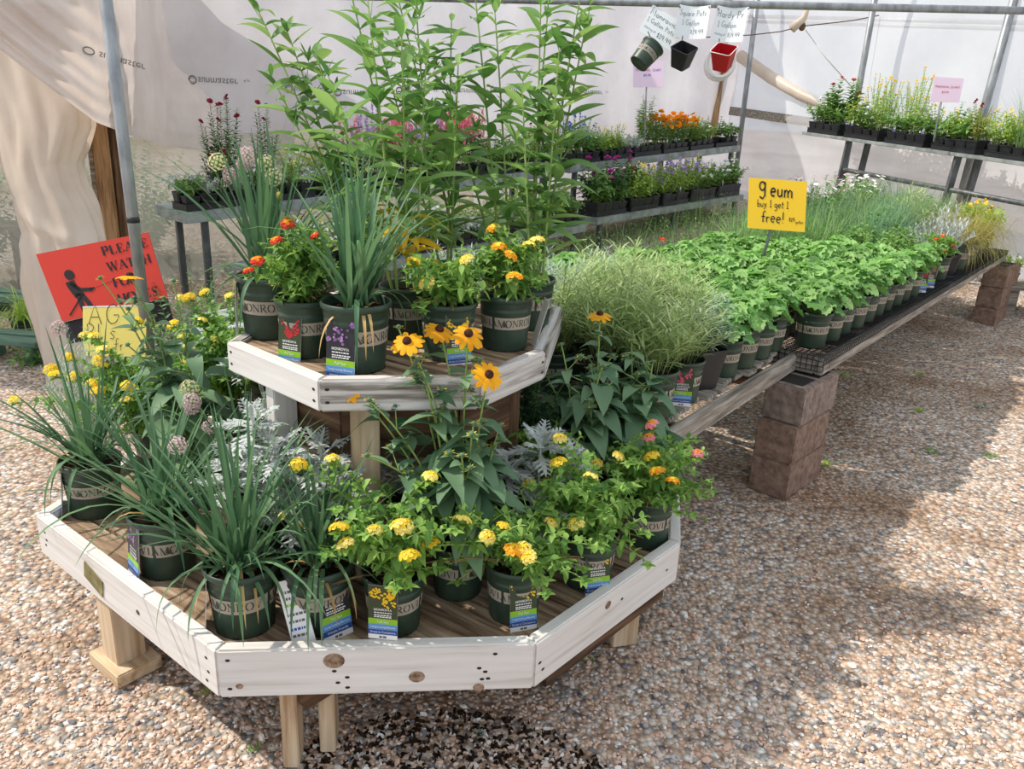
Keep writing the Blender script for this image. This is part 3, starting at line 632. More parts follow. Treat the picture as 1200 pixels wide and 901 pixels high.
def g_bush(root, seed, stems=14, H=(.08, .2), R=.09, z0=.09, lf=(.02, .035), ratio=.5, mat='lf_mid', fl=None, nfl=0, fr=.012, fz=.0, petals=6, spike=False, gap=.02, prof=ovate):
    rnd = random.Random(seed); mb = MB(); sm = MB(); fb = MB()
    for k in range(stems):
        a = k * 2.4 + rnd.uniform(-.4, .4); r = R * math.sqrt((k + .4) / stems); tip = V((r * math.cos(a), r * math.sin(a), z0 + rnd.uniform(*H) * (1 - .3 * r / R))); b = V((r * .2 * math.cos(a), r * .2 * math.sin(a), z0)); ctl = b.lerp(tip, .5) + V((0, 0, .03))
        leafy_stem(mb, sm, b, ctl, tip, rnd, gap, lf, ratio, prof, .25, .5, .15, 0, .0016)
        if k < nfl:
            if spike:
                for j in range(9): p = tip + V((rnd.uniform(-.004, .004), rnd.uniform(-.004, .004), j * .009)); disc_flower(fb, p, pol(j * 2.4, .2), .007, 4, 0, None, 1.2, .3)
            else:
                for j in range(3): disc_flower(fb, tip + UP * (.008 + fz + .004 * j), V((rnd.uniform(-.6, .6), rnd.uniform(-1, .4), .8)), fr * (1 - .25 * j), petals, 0, None, 1.2, .25)
    part('foliage', mb.mesh('foliage', [M[mat]]), root); part('stem', sm.mesh('stem', [M['stem']]), root)
    if nfl: part('blossoms', fb.mesh('blossoms', [M[fl]]), root)

# ------------------------------------------------------------------ boards
def bevelled(mb, name, mats, w=.004):
    me = mb.mesh(name, mats, False); bm = bmesh.new(); bm.from_mesh(me)
    bmesh.ops.bevel(bm, geom=[e for e in bm.edges if len(e.link_faces) == 2 and e.calc_face_angle(0) > .5], offset=w, segments=2, affect='EDGES', clamp_overlap=True)
    bm.to_mesh(me); bm.free(); return me
def board(parent, name, p0, p1, q0, q1, z0, z1, mat, nails=(), knots=(), bev=.005):
    """prism between outer edge p0-p1 and inner edge q0-q1 (2D), local x along the outer edge"""
    p0, p1, q0, q1 = (V((p[0], p[1])) for p in (p0, p1, q0, q1)); d = (p1 - p0); L = d.length; d /= L; n = V((-d.y, d.x))
    loc = lambda p: ((p - p0).dot(d), (p - p0).dot(n)); mb = MB(); mb.prism([loc(p) for p in (p0, p1, q1, q0)], 0, z1 - z0)
    me = bevelled(mb, name, [mat, M['nail'], M['knot']], bev)
    bm = bmesh.new(); bm.from_mesh(me); h = z1 - z0
    def disc(x, z, r, m, n=10, sx=1.0):
        f = bm.faces.new([bm.verts.new((x + r * sx * math.cos(2 * PI * k / n), -.0007, z + r * math.sin(2 * PI * k / n))) for k in range(n)]); f.material_index = m
    for x, z in nails: disc(x * L, z * h, .0042, 1, 8, 1.5)
    for x, z, r in knots: disc(x * L, z * h, r, 2, 16, 1.2)
    bm.to_mesh(me); bm.free()
    o = part(name, me, parent) if parent else link(name, me)
    o.location = (p0.x, p0.y, z0); o.rotation_euler = (0, 0, math.atan2(d.y, d.x)); return o
def inset(poly, k):
    n = len(poly); out = []
    for i in range(n):
        a, b, c = V(poly[i - 1]), V(poly[i]), V(poly[(i + 1) % n]); d1 = (b - a).normalized(); d2 = (c - b).normalized(); n1 = V((-d1.y, d1.x)); n2 = V((-d2.y, d2.x))
        m = (n1 + n2); m = m / m.length; out.append(b + m * (k / max(.3, m.dot(n1))))
    return out
def clip(poly, pt, nrm):
    out = []
    for i in range(len(poly)):
        a, b = V(poly[i]), V(poly[(i + 1) % len(poly)]); da, db = (a - pt).dot(nrm), (b - pt).dot(nrm)
        if da >= 0: out.append(a)
        if da * db < 0: out.append(a + (b - a) * (da / (da - db)))
    return out
def deck(parent, poly, d, w, gap, z0, z1, mat, name='deck_plank'):
    d = V(d).normalized(); n = V((-d.y, d.x)); ks = [V(p).dot(n) for p in poly]; k = min(ks)
    while k < max(ks):
        q = clip(clip(poly, n * (k + gap / 2), n), n * (k + w - gap / 2), -n)
        if len(q) >= 3:
            o = q[0]; loc = [((p - o).dot(d), (p - o).dot(n)) for p in q]; mb = MB(); mb.prism(loc, 0, z1 - z0); part(name, mb.mesh(name, [mat], False), parent, (o.x, o.y, z0), (0, 0, math.atan2(d.y, d.x)))
        k += w
def boxpart(parent, name, lo, hi, mat, bev=.003, loc=None, rot=None):
    mb = MB(); mb.box(lo, hi); return part(name, bevelled(mb, name, [mat], bev), parent, loc, rot)
def xy(v): return V((v.x, v.y))

# ------------------------------------------------------------------ gravel ground
def gravel_mat():
    m, nt, b, o = newmat('gravel'); L = nt.links; tc = N(nt, 'ShaderNodeTexCoord')
    v = N(nt, 'ShaderNodeTexVoronoi'); v.inputs['Scale'].default_value = 52; L.new(tc.outputs['Object'], v.inputs['Vector'])
    v2 = N(nt, 'ShaderNodeTexVoronoi'); v2.inputs['Scale'].default_value = 21; L.new(tc.outputs['Object'], v2.inputs['Vector'])
    sep = N(nt, 'ShaderNodeSeparateColor'); L.new(v.outputs['Color'], sep.inputs[0])
    stones = ramp(nt, [(0, hexc('#8a8789')), (.09, hexc('#a8a39d')), (.2, hexc('#c3ab96')), (.44, hexc('#d8baa4')), (.62, hexc('#dfcdba')), (.78, hexc('#cfc8c1')), (.9, hexc('#eee9e2'))], 'CONSTANT'); L.new(sep.outputs[0], stones.inputs[0])
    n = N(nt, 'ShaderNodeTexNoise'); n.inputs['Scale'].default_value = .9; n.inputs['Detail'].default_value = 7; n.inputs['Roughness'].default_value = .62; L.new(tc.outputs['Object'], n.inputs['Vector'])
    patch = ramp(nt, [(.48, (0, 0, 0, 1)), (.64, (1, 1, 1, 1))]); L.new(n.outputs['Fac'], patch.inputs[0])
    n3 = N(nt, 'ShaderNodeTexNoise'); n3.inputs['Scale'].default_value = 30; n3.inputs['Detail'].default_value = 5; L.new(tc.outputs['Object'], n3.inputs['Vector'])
    dirt_dapple = ramp(nt, [(.3, hexc('#5d4331')), (.5, hexc('#96714f')), (.7, hexc('#b99a78'))]); L.new(n3.outputs['Fac'], dirt_dapple.inputs[0])  # brown dirt tones; their noise patches also paint in dappled shade on the ground
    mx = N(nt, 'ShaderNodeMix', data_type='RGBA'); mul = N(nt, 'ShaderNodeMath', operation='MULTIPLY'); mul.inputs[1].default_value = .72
    L.new(patch.outputs[0], mul.inputs[0]); L.new(mul.outputs[0], mx.inputs['Factor']); L.new(stones.outputs[0], mx.inputs['A']); L.new(dirt_dapple.outputs[0], mx.inputs['B'])
    edge = ramp(nt, [(.3, (1, 1, 1, 1)), (.8, hexc('#a3968a'))]); L.new(v.outputs['Distance'], edge.inputs[0])
    m2 = N(nt, 'ShaderNodeMix', data_type='RGBA', blend_type='MULTIPLY'); m2.inputs['Factor'].default_value = .8; L.new(mx.outputs['Result'], m2.inputs['A']); L.new(edge.outputs[0], m2.inputs['B'])
    L.new(m2.outputs['Result'], b.inputs['Base Color']); b.inputs['Roughness'].default_value = .9; b.inputs['Specular IOR Level'].default_value = .2
    ad = N(nt, 'ShaderNodeMath', operation='ADD'); L.new(v.outputs['Distance'], ad.inputs[0]); L.new(v2.outputs['Distance'], ad.inputs[1])
    bp = N(nt, 'ShaderNodeBump', invert=True); bp.inputs['Strength'].default_value = .9; bp.inputs['Distance'].default_value = .012; L.new(ad.outputs[0], bp.inputs['Height']); L.new(bp.outputs[0], b.inputs['Normal'])
    return m
mb = MB(); nx, ny = 60, 60; X0, X1, Y0, Y1 = -14.0, 16.0, -3.0, 22.0
for j in range(ny + 1):
    for i in range(nx + 1): x = X0 + (X1 - X0) * i / nx; y = Y0 + (Y1 - Y0) * j / ny; mb.v.append((x, y, ground(x, y)))
for j in range(ny):
    for i in range(nx): a = j * (nx + 1) + i; mb.f.append((a, a + 1, a + nx + 2, a + nx + 1)); mb.m.append(0)
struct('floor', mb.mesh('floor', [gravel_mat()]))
def pebbles():
    rnd = random.Random(11); mb = MB()
    ico = []; fs = []
    t = (1 + 5 ** .5) / 2
    for p in ((-1, t, 0), (1, t, 0), (-1, -t, 0), (1, -t, 0), (0, -1, t), (0, 1, t), (0, -1, -t), (0, 1, -t), (t, 0, -1), (t, 0, 1), (-t, 0, -1), (-t, 0, 1)): ico.append(V(p).normalized())
    fs = ((0, 11, 5), (0, 5, 1), (0, 1, 7), (0, 7, 10), (0, 10, 11), (1, 5, 9), (5, 11, 4), (11, 10, 2), (10, 7, 6), (7, 1, 8), (3, 9, 4), (3, 4, 2), (3, 2, 6), (3, 6, 8), (3, 8, 9), (4, 9, 5), (2, 4, 11), (6, 2, 10), (8, 6, 7), (9, 8, 1))
    k = 0
    while k < 11000:
        px, py = rnd.uniform(-40, 1240), 330 + 600 * math.sqrt(rnd.random())
        g = atz(px, py, 0)
        if g.y > 4.2 or g.y < .9 or rnd.random() < (g.y - 1.6) / 3: continue
        k += 1; s = rnd.uniform(.0032, .0068) * (1.9 if rnd.random() < .035 else 1); a = rnd.uniform(0, 6.28); sx, sy, sz = s * rnd.uniform(.9, 1.6), s * rnd.uniform(.7, 1.1), s * rnd.uniform(.45, .8); c, q = math.cos(a), math.sin(a); b = len(mb.v)
        for p in ico:
            r = rnd.uniform(.8, 1.15); x, y = p.x * sx * r, p.y * sy * r; mb.v.append((g.x + x * c - y * q, g.y + x * q + y * c, sz * .55 + p.z * sz * r))
        for f in fs: mb.f.append((b + f[0], b + f[1], b + f[2])); mb.m.append(0)
    m, nt, bs, o = newmat('pebble'); ge = N(nt, 'ShaderNodeNewGeometry')
    r = ramp(nt, [(0, hexc('#85848a')), (.08, hexc('#a8a4a2')), (.18, hexc('#bb9e86')), (.36, hexc('#dbb8a2')), (.64, hexc('#e2c8b6')), (.8, hexc('#d2c6bc')), (.93, hexc('#efe9e1'))], 'CONSTANT'); nt.links.new(ge.outputs['Random Per Island'], r.inputs[0]); nt.links.new(r.outputs[0], bs.inputs['Base Color']); bs.inputs['Roughness'].default_value = .85; bs.inputs['Specular IOR Level'].default_value = .25
    o = link('gravel', mb.mesh('gravel', [m], False)); tag(o, 'loose tan and grey pebbles covering the ground', 'gravel', kind='stuff')
pebbles()
# dark wet mulch patch spilt below the front board of the display table
def mulch():
    rnd = random.Random(5); mb = MB()
    for k in range(1500):
        r = .42 * math.sqrt(rnd.random()); a = rnd.uniform(0, 6.28); c = V((-.12 + r * 1.1 * math.cos(a), 1.62 + r * .8 * math.sin(a), 0)); s = rnd.uniform(.004, .013); d = rnd.uniform(0, 6.28); x = V((math.cos(d), math.sin(d), 0)); y = V((-math.sin(d), math.cos(d), 0)); h = rnd.uniform(.004, .012)
        mb.add([c - x * s - y * s * .4, c + x * s - y * s * .4, c + x * s + y * s * .4, c - x * s + y * s * .4, c + UP * h - x * s * .6, c + UP * h + x * s * .6], ((0, 1, 5, 4), (1, 2, 5), (2, 3, 4, 5), (3, 0, 4)), 0 if rnd.random() < .93 else 1)
    tag(link('mulch', mb.mesh('mulch', [M['soil'], M['white_plastic']], False)), 'dark spilt potting mulch on the gravel under the front board', 'mulch', kind='stuff')
mulch()

# ------------------------------------------------------------------ lower octagonal display table
LZ = .42; LD = .388
Lp = [xy(atz(*q, LZ)) for q in ((41, 602), (252, 763), (628, 754), (798, 635))]; LC = V((-.40, 2.65)); Lp += [LC * 2 - p for p in Lp[:4]]
table = empty('octagonal_display_table', (0, 0, 0)); tag(table, 'low octagonal wooden display table with white-painted edge boards, in front on the gravel', 'display table')
Li = inset(Lp, .038)
nl = {0: [(.05, .35), (.06, .5), (.055, .68), (.95, .2), (.96, .42), (.955, .7)], 1: [(.035, .8), (.035, .2), (.36, .52), (.40, .38), (.37, .27), (.40, .16), (.87, .8), (.82, .5), (.84, .42), (.83, .26), (.85, .27)], 2: [(.03, .5), (.05, .3), (.9, .5), (.55, .6)]}
kn = {1: [(.36, .74, .022), (.065, .25, .008), (.62, .35, .017), (.82, .08, .012)], 0: [(.62, .5, .008)], 2: [(.45, .7, .012)]}
for i in range(8):
    j = (i + 1) % 8; board(table, 'edge_board', Lp[i], Lp[j], Li[i], Li[j], LZ - .140, LZ, M['white_wood'], nl.get(i, ()), kn.get(i, ()))
pd = xy(atz(577, 752, LD) - atz(495, 712, LD))
deck(table, inset(Lp, .040), pd, .14, .012, LD - .025, LD, M['deck_wood'])
# metal corner strap on the left board
mid = Lp[0].lerp(Lp[1], .37); sd = (Lp[1] - Lp[0]).normalized()
mbx = MB(); mbx.box((-.055, -.004, -.028), (.055, -.0005, .03)); part('strap_plate', bevelled(mbx, 'strap_plate', [M['strap']], .001), table, (mid.x, mid.y, LZ - .075), (0, .25, math.atan2(sd.y, sd.x)))
def post(parent, c, w, d, z0, z1, ang=0, mat='raw_post', name='leg'):
    return boxpart(parent, name, (-w / 2, -d / 2, 0), (w / 2, d / 2, z1 - z0), M[mat], .003, (c[0], c[1], z0), (0, 0, ang))
fa = math.atan2((Lp[2] - Lp[1]).y, (Lp[2] - Lp[1]).x)
post(table, (-.545, 1.740), .042, .088, .012, LZ - .06, fa); post(table, (-.462, 1.80), .042, .088, .012, LZ - .06, fa)
boxpart(table, 'brace', (0, -.02, -.04), (.19, .02, .04), M['brown_wood'], .003, (-.525, 1.735, .215), (0, -.62, fa))
post(table, (-1.16, 2.085), .09, .09, .03, LZ - .05, -.66, 'raw_post'); boxpart(table, 'foot_block', (-.09, -.07, 0), (.09, .07, .045), M['raw_wood'], .004, (-1.16, 2.085, .004), (0, 0, -.66))
boxpart(table, 'side_skirt', (0, 0, 0), (.62, .03, .10), M['brown_wood'], .003, (.13, 1.86, .17), (0, 0, math.atan2((Lp[3] - Lp[2]).y, (Lp[3] - Lp[2]).x)))
for c in ((.40, 2.32), (.5, 2.95), (-.1, 3.45), (-.85, 3.4), (-1.22, 2.95)): post(table, c, .09, .09, .012, LZ - .05, .3, 'raw_post')

# ------------------------------------------------------------------ upper octagonal riser
UZ = 1.02; UD = 1.006
Upoly = [xy(atz(*q, UZ)) for q in ((265, 400), (373, 445), (563, 443), (640, 411))]; UC = V((-.33, 2.56)); Upoly += [UC * 2 - p for p in Upoly[:4]]
riser = empty('octagonal_riser', (0, 0, 0)); tag(riser, 'raised octagonal wooden riser of weathered white boards, standing on the low display table', 'display riser')
Ui = inset(Upoly, .038)
for i in range(8):
    j = (i + 1) % 8; board(riser, 'edge_board', Upoly[i], Upoly[j], Ui[i], Ui[j], UZ - .089, UZ, M['white_wood' if i == 0 else 'worn_white_wood'], [(.05, .7), (.05, .3), (.95, .3), (.95, .65)])
deck(riser, inset(Upoly, .040), pd, .115, .010, UD - .022, UD, M['deck_wood'])
for c, m in (((-.655, 2.165), 'white_post'), ((-.40, 2.06), 'raw_post'), ((-.02, 2.36), 'brown_post'), ((-.09, 2.86), 'brown_post'), ((-.63, 2.9), 'brown_post')): post(riser, c, .042 if m == 'white_post' else .075, .075, LD, UD - .03, .3 if m != 'white_post' else -.72, m, 'post')
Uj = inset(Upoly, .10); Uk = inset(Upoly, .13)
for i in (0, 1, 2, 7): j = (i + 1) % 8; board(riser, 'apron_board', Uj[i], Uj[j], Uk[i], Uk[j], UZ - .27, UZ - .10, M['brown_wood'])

# ------------------------------------------------------------------ long benches
B1 = xy(atz(775, 525, .60)); B1e = xy(atz(938, 412, .64)); b1 = (B1e - B1).normalized(); n1 = V((-b1.y, b1.x)); B1L = (B1e - B1).length - .045
B2 = xy(atz(966, 421, .64)); B2e = xy(atz(1137, 320, .64)); b2 = (B2e - B2).normalized(); n2 = V((-b2.y, b2.x)); B2L = (B2e - B2).length + 1.6
BW = 1.36; BZ1 = .655; BZ2 = .648
bench = empty('slatted_bench', (0, 0, 0)); tag(bench, 'long slatted bench of grey weathered boards between the display table and the concrete blocks', 'bench')
def lane(B, b, n): return lambda s, i: B + b * s + n * i
P1 = lane(B1, b1, n1); P2 = lane(B2, b2, n2)
board(bench, 'front_rail', P1(0, 0), P1(B1L, 0), P1(0, .038), P1(B1L, .038), .552, .634, M['grey_wood'], [(.97, .5), (.97, .25)])
board(bench, 'back_rail', P1(0, BW), P1(B1L, BW), P1(0, BW + .038), P1(B1L, BW + .038), .545, .634, M['grey_wood'])
rnd = random.Random(3); s = .01
while s < B1L - .06:
    w = .085 + rnd.uniform(-.006, .006); e = .05 + rnd.uniform(-.015, .02); a = P1(s, e); L = BW + .01 - e; mb = MB(); mb.box((0, 0, 0), (L, w, .020))
    part('slat', bevelled(mb, 'slat', [M['grey_wood']], .003), bench, (a.x, a.y, BZ1 - .020 + rnd.uniform(-.002, .002)), (0, 0, math.atan2(n1.y, n1.x) + rnd.uniform(-.01, .01))); s += w + .022
    # local y points back along the bench, so the slat occupies s-w .. s
for k in (.12, .75): boxpart(bench, 'cross_beam', (0, -.02, 0), (BW, .02, .085), M['brown_wood'], .003, (*P1(k * B1L, .04), .545), (0, 0, math.atan2(n1.y, n1.x)))
for s_, i_ in ((.12 * B1L, 1.25), (.12 * B1L, .55)): post(bench, P1(s_, i_), .09, .09, LD, .545, .6, 'brown_post')
bench2 = empty('wire_topped_bench', (0, 0, 0)); tag(bench2, 'long wooden bench topped with black wire mesh, resting on concrete block stacks', 'bench')
board(bench2, 'front_rail', P2(0, 0), P2(B2L, 0), P2(0, .038), P2(B2L, .038), .556, .640, M['grey_wood'], [(.02, .5), (.02, .25)])
board(bench2, 'back_rail', P2(0, BW), P2(B2L, BW), P2(0, BW + .038), P2(B2L, BW + .038), .556, .640, M['grey_wood'])
board(bench2, 'end_rail', P2(0, BW), P2(0, .04), P2(.038, BW), P2(.038, .04), .556, .640, M['grey_wood'])
k = .6
while k < B2L: boxpart(bench2, 'joist', (0, -.019, 0), (BW - .04, .019, .085), M['brown_wood'], .003, (*P2(k, .04), .557), (0, 0, math.atan2(n2.y, n2.x))); k += .6
mb = MB(); th = .0016
def bar2(a, b_, z0, z1, w=.0012):
    d = (b_ - a).normalized() * 1.0; n = V((-d.y, d.x)) * w; mb.add([V((*(a - n), z0)), V((*(a + n), z0)), V((*(b_ + n), z0)), V((*(b_ - n), z0)), V((*(a - n), z1)), V((*(a + n), z1)), V((*(b_ + n), z1)), V((*(b_ - n), z1))], ((0, 1, 2, 3), (4, 7, 6, 5), (0, 4, 5, 1), (1, 5, 6, 2), (2, 6, 7, 3), (3, 7, 4, 0)))
k = -.004; o_ = -.004
while k < B2L: bar2(P2(k, o_), P2(k, BW), BZ2 - .004, BZ2); bar2(P2(k, o_ - .0015), P2(k, o_ + .0015), BZ2 - .036, BZ2); k += .026
k = o_
while k < BW: bar2(P2(-.004, k), P2(B2L, k), BZ2 - .0045, BZ2 - .001); k += .027
for z in (.014, .034): bar2(P2(-.004, o_), P2(B2L, o_), BZ2 - z - .003, BZ2 - z)
k = o_
while k < BW: bar2(P2(-.006, k - .0015), P2(-.006, k + .0015), BZ2 - .075, BZ2); k += .027
for z in (.02, .045, .07): bar2(P2(-.006, 0), P2(-.006, BW), BZ2 - z - .003, BZ2 - z)
part('wire_mesh', mb.mesh('wire_mesh', [M['wire']], False), bench2)

def block(loc, ang, mat, label, hollow=True, group='concrete blocks under the benches'):
    root = empty('concrete_block', loc, ang); tag(root, label, 'concrete block', group)
    mb = MB(); w, l, h = .19, .39, .181; mb.prism([(0, 0), (w, 0), (w, l), (0, l)], 0, h)
    me = bevelled(mb, 'block_body', [M[mat], M['dark_hole']], .006); part('block_body', me, root)
    mb = MB()
    for y in (.035, .21): mb.quad((.03, y, h + .0008), (w - .03, y, h + .0008), (w - .03, y + .145, h + .0008), (.03, y + .145, h + .0008))
    part('core_hole', mb.mesh('core_hole', [M['dark_hole']], False), root)
S1 = xy(atz(928, 588, 0)); S1l = xy(atz(880, 568, 0)); dv = (S1l - S1).normalized(); ang1 = math.atan2(dv.y, dv.x) - PI
# block local x runs towards -dv, local y away from the camera
dv = Matrix.Rotation(.11, 2) @ dv; ang1 = math.atan2(-dv.y, -dv.x); S1 = S1 + V((-.035, 0)); S1o = S1 + dv * .19
nm = ('bottom', 'middle', 'top')
for k in range(3):
    sh = V((-dv.y, dv.x)) * (-.012 * k) + dv * (-.004 * (k == 2)); c = S1o + V((math.cos(ang1 + PI / 2), math.sin(ang1 + PI / 2))) * (.0 if k < 2 else .03)
    block((c.x, c.y, .001 + .1825 * k), ang1, 'concrete_brown' if k < 2 else 'concrete', ('brown', 'brown', 'grey')[k] + ' concrete block, ' + nm[k] + ' one of the stack where the two benches meet')
S2 = xy(atz(1160, 384, 0))
for k in range(3):
    a = ang1 + (0, .03, -.04)[k]; c = S2 + V((-.17, .03)) + V((.03, .03)) * k * .6
    block((c.x, c.y, .001 + .1825 * k), a, 'concrete_brown', 'brown concrete block, ' + nm[k] + ' one of the far stack under the wire-topped bench')


# ------------------------------------------------------------------ greenhouse shell
def aty(px, py, Y): d = ray(px, py); return d * (Y / d.y) + V((0, 0, CAMH))
SH0 = at(217, 250, 6.3); SH1 = at(655, 197, 9.0); SH2 = at(668, 194, 9.1); SH3 = at(868, 170, 11.4)
sdir = (xy(SH3) - xy(SH0)).normalized(); sback = V((-sdir.y, sdir.x))
WB0 = xy(SH0) + sback * 1.0 - sdir * 3.2; CORNER = V((3.2, 13.25))
wdir = (CORNER - WB0).normalized(); wn = V((wdir.y, -wdir.x)); WL = (CORNER - WB0).length    # wn points into the greenhouse
def wall_pt(s, z, off=0.0):
    d = .05 * math.sin(s * 2.1 + z * .7) + .03 * math.sin(s * 5.3 - z * 1.9) + .02 * math.sin(z * 4 + s) + .012 * math.sin(s * 13 + z * 2)
    p = WB0 + wdir * s + wn * (d + off); return V((p.x, p.y, z))
def wall_hit(px, py):
    d = ray(px, py); k = (V((WB0.x, WB0.y)) - V((0, 0))).dot(wn) / xy(d).dot(wn); p = d * k + V((0, 0, CAMH)); return (xy(p) - WB0).dot(wdir), p.z
mb = MB(); ns, nz = 120, 60; sc_ = wall_hit(345, 180)[0]
for j in range(nz + 1):
    for i in range(ns + 1):
        s = WL * i / ns; p = wall_pt(s, 0); g = ground(p.x, p.y) - .02; mb.v.append(tuple(wall_pt(s, g + (3.75 - g) * j / nz)))
for j in range(nz):
    for i in range(ns):
        a = j * (ns + 1) + i; s = WL * i / ns; z = mb.v[a][2]; mb.f.append((a, a + 1, a + ns + 2, a + ns + 1)); mb.m.append(1 if s < sc_ + 2.2 and j < 21 else 0)
def wall_print(px, py, size, scale=1.0):
    s0, z0 = wall_hit(px, py); t = font_text('sunmaster', size); fn = lambda x, y: wall_pt(s0 + x * scale, z0 - y, .012)
    put_text(mb, t, fn, 0, 0, 2); put_text(mb, font_text('4 yr', size * .45), fn, t[2] * 1.0 + size * .6, 0, 2)
    out = ([], []); ribbon(out, arc(-size * .62, size * .3, size * .42, size * .36, 0, 360, 18), size * .14); ribbon(out, arc(-size * .62, size * .3, size * .3, size * .2, 60, 300, 10), size * .06); put_text(mb, (out[0], out[1], 0), fn, 0, 0, 2)
for px, py in ((233, 90), (346, 101), (403, 105), (468, 103), (533, 103), (583, 102), (632, 104), (679, 105)): wall_print(px, py, .088)
struct('wall_back', mb.mesh('wall_back', [M['sheet'], M['sheet_clear'], M['ink_grey']]))
CR = V((6.6, 3.9)); rdir = (CR - CORNER).normalized(); rn = V((rdir.y, -rdir.x)); RL = (CR - CORNER).length
mb = MB(); ns, nz = 70, 40
for j in range(nz + 1):
    for i in range(ns + 1):
        s = RL * i / ns; p = CORNER + rdir * s; g = ground(p.x, p.y) - .02; z = g + (3.75 - g) * j / nz; d = .05 * math.sin(s * 1.7 + z * 1.3) + .03 * math.sin(s * 4.1 - z * 2.3) + .05 * math.exp(-((z - 1.9 + s * .18) / .12) ** 2)
        p = p + rn * d; mb.v.append((p.x, p.y, z))
for j in range(nz):
    for i in range(ns): a = j * (ns + 1) + i; mb.f.append((a, a + 1, a + ns + 2, a + ns + 1)); mb.m.append(0)
pts_ = [(868, 66), (905, 92), (940, 112), (968, 124), (1000, 131), (1024, 141), (1060, 150)]; T_ = [12.1, 11.5, 11.0, 10.75, 10.5, 10.35, 10.2]
mb.tube([at(x, y, t) for (x, y), t in zip(pts_, T_)], .09, .05, 10, 1)
struct('wall_right', mb.mesh('wall_right', [M['sheet_bright'], M['sheet_bundle']]))
# sheet slung from the upper left across to the back wall
def lerp_tab(tab, x):
    for (a, ya), (b, yb) in zip(tab, tab[1:]):
        if x <= b: return ya + (yb - ya) * max(0, (x - a) / (b - a))
    return tab[-1][1]
EDGE = [(-120, -20), (0, 58), (60, 104), (112, 143), (148, 157), (197, 172), (260, 179), (345, 184)]; TX = [(-120, 4.2), (0, 4.4), (60, 4.5), (112, 4.72), (150, 5.3), (200, 6.7), (260, 7.25), (345, 8.0)]
mb = MB(); nu, nv = 90, 60
def drape_pt(x, q, off=0.0):   # q = pixels above the lower edge
    fade = max(.15, 1 - (x + 40) / 330); t = lerp_tab(TX, x) + .0011 * q
    for c, wd, am in ((4, 7, .09), (26, 9, .10), (47, 8, .07), (72, 12, .12), (104, 10, .08), (140, 14, .09)): t -= am * fade * math.exp(-(((q * (1 + x * .0012)) - c) / wd) ** 2)
    return at(x, lerp_tab(EDGE, x) - q, t - off)
for j in range(nv + 1):
    for i in range(nu + 1): mb.v.append(tuple(drape_pt(-120 + 465 * i / nu, 225 * (j / nv) ** 1.2)))
for j in range(nv):
    for i in range(nu): a = j * (nu + 1) + i; mb.f.append((a, a + 1, a + nu + 2, a + nu + 1)); mb.m.append(0)
def drape_print(px, py, size, slope):
    t = font_text('sunmaster', size)
    fn = lambda x, y: drape_pt(px + x, lerp_tab(EDGE, px + x) - (py + x * slope + y), .015)
    put_text(mb, t, fn, 0, 0, 1); out = ([], []); ribbon(out, arc(-12, 3.0, 6.5, 4.0, 0, 360, 18), 1.6); put_text(mb, (out[0], out[1], 0), fn, 0, 0, 1)
drape_print(116, 60, 13, .29)
struct('wall_left', mb.mesh('wall_left', [M['sheet_drape'], M['ink_grey']]))
# gathered sheet hanging to the ground
rows = [(8, -45, 92), (60, -30, 100), (110, -18, 108), (145, -8, 110), (190, 5, 92), (215, 12, 97), (240, 22, 108), (262, 29, 115), (272, 33, 118), (285, 30, 120), (330, 33, 128), (380, 44, 122), (430, 58, 112), (466, 62, 112)]
mb = MB(); nth = 72; R_ = []
for (y0, a0, b0), (y1, a1, b1) in zip(rows, rows[1:]):
    for k in range(5): f = k / 5; R_.append((y0 + (y1 - y0) * f, a0 + (a1 - a0) * f, b0 + (b1 - b0) * f))
R_.append(rows[-1])
for y, a, b in R_:
    T = 5.0; c = at((a + b) / 2, y, T); hw = (b - a) / 2 / FPX * T
    for k in range(nth):
        th = 2 * PI * k / nth; wv = 1 + .05 * math.sin(9 * th + y * .02) + .035 * math.sin(17 * th - y * .045) + .05 * math.sin(3 * th + y * .03)
        yy = (y - 265 - 26 * math.cos(th)) / 9; tuck = .10 * math.exp(-yy * yy); mb.v.append((c.x + hw * math.cos(th) * wv, c.y + .17 * math.sin(th) * (wv + tuck), max(.004, c.z + .01 * math.sin(5 * th))))
n = len(R_)
for i in range(n - 1):
    for k in range(nth): j = (k + 1) % nth; mb.f.append((i * nth + k, i * nth + j, (i + 1) * nth + j, (i + 1) * nth + k)); mb.m.append(0)
tag(link('plastic_curtain', mb.mesh('plastic_curtain', [M['sheet_bundle']])), 'gathered cream plastic curtain hanging to the gravel behind the red sign', 'curtain')

# ------------------------------------------------------------------ pipes, posts
def pipe(name, a, b, r, mat, label, cat='pole', group=None, bands=()):
    a, b = V(a), V(b); root = empty(name, a); tag(root, label, cat, group); mb = MB(); mb.tube([V((0, 0, 0)), (b - a)], r, r, 14); part('tube', mb.mesh('tube', [M[mat]]), root)
    for f in bands: c = (b - a) * f; d = (b - a).normalized(); mb = MB(); mb.tube([c - d * .012, c + d * .012], r * 1.08, r * 1.08, 14); part('clamp_band', mb.mesh('clamp_band', [M['wire']]), root)
    return root
pb = aty(168, 355, 3.4); pt_ = aty(124, 0, 3.4); d = (pt_ - pb) / (pt_.z - pb.z)
pipe('support_pole', pb - d * pb.z + UP * .0, pb + d * (2.9 - pb.z), .024, 'steel', 'grey steel pole standing in front of the red sign', bands=(.408,))
def vpole(p0, p1, Y, r, mat, label, up=1.0):
    a = aty(*p0, Y); b = aty(*p1, Y); d = (b - a); d = d / d.z; g = ground(a.x, a.y); pipe('support_pole', a - d * (a.z - g), b + d * up, r, mat, label)
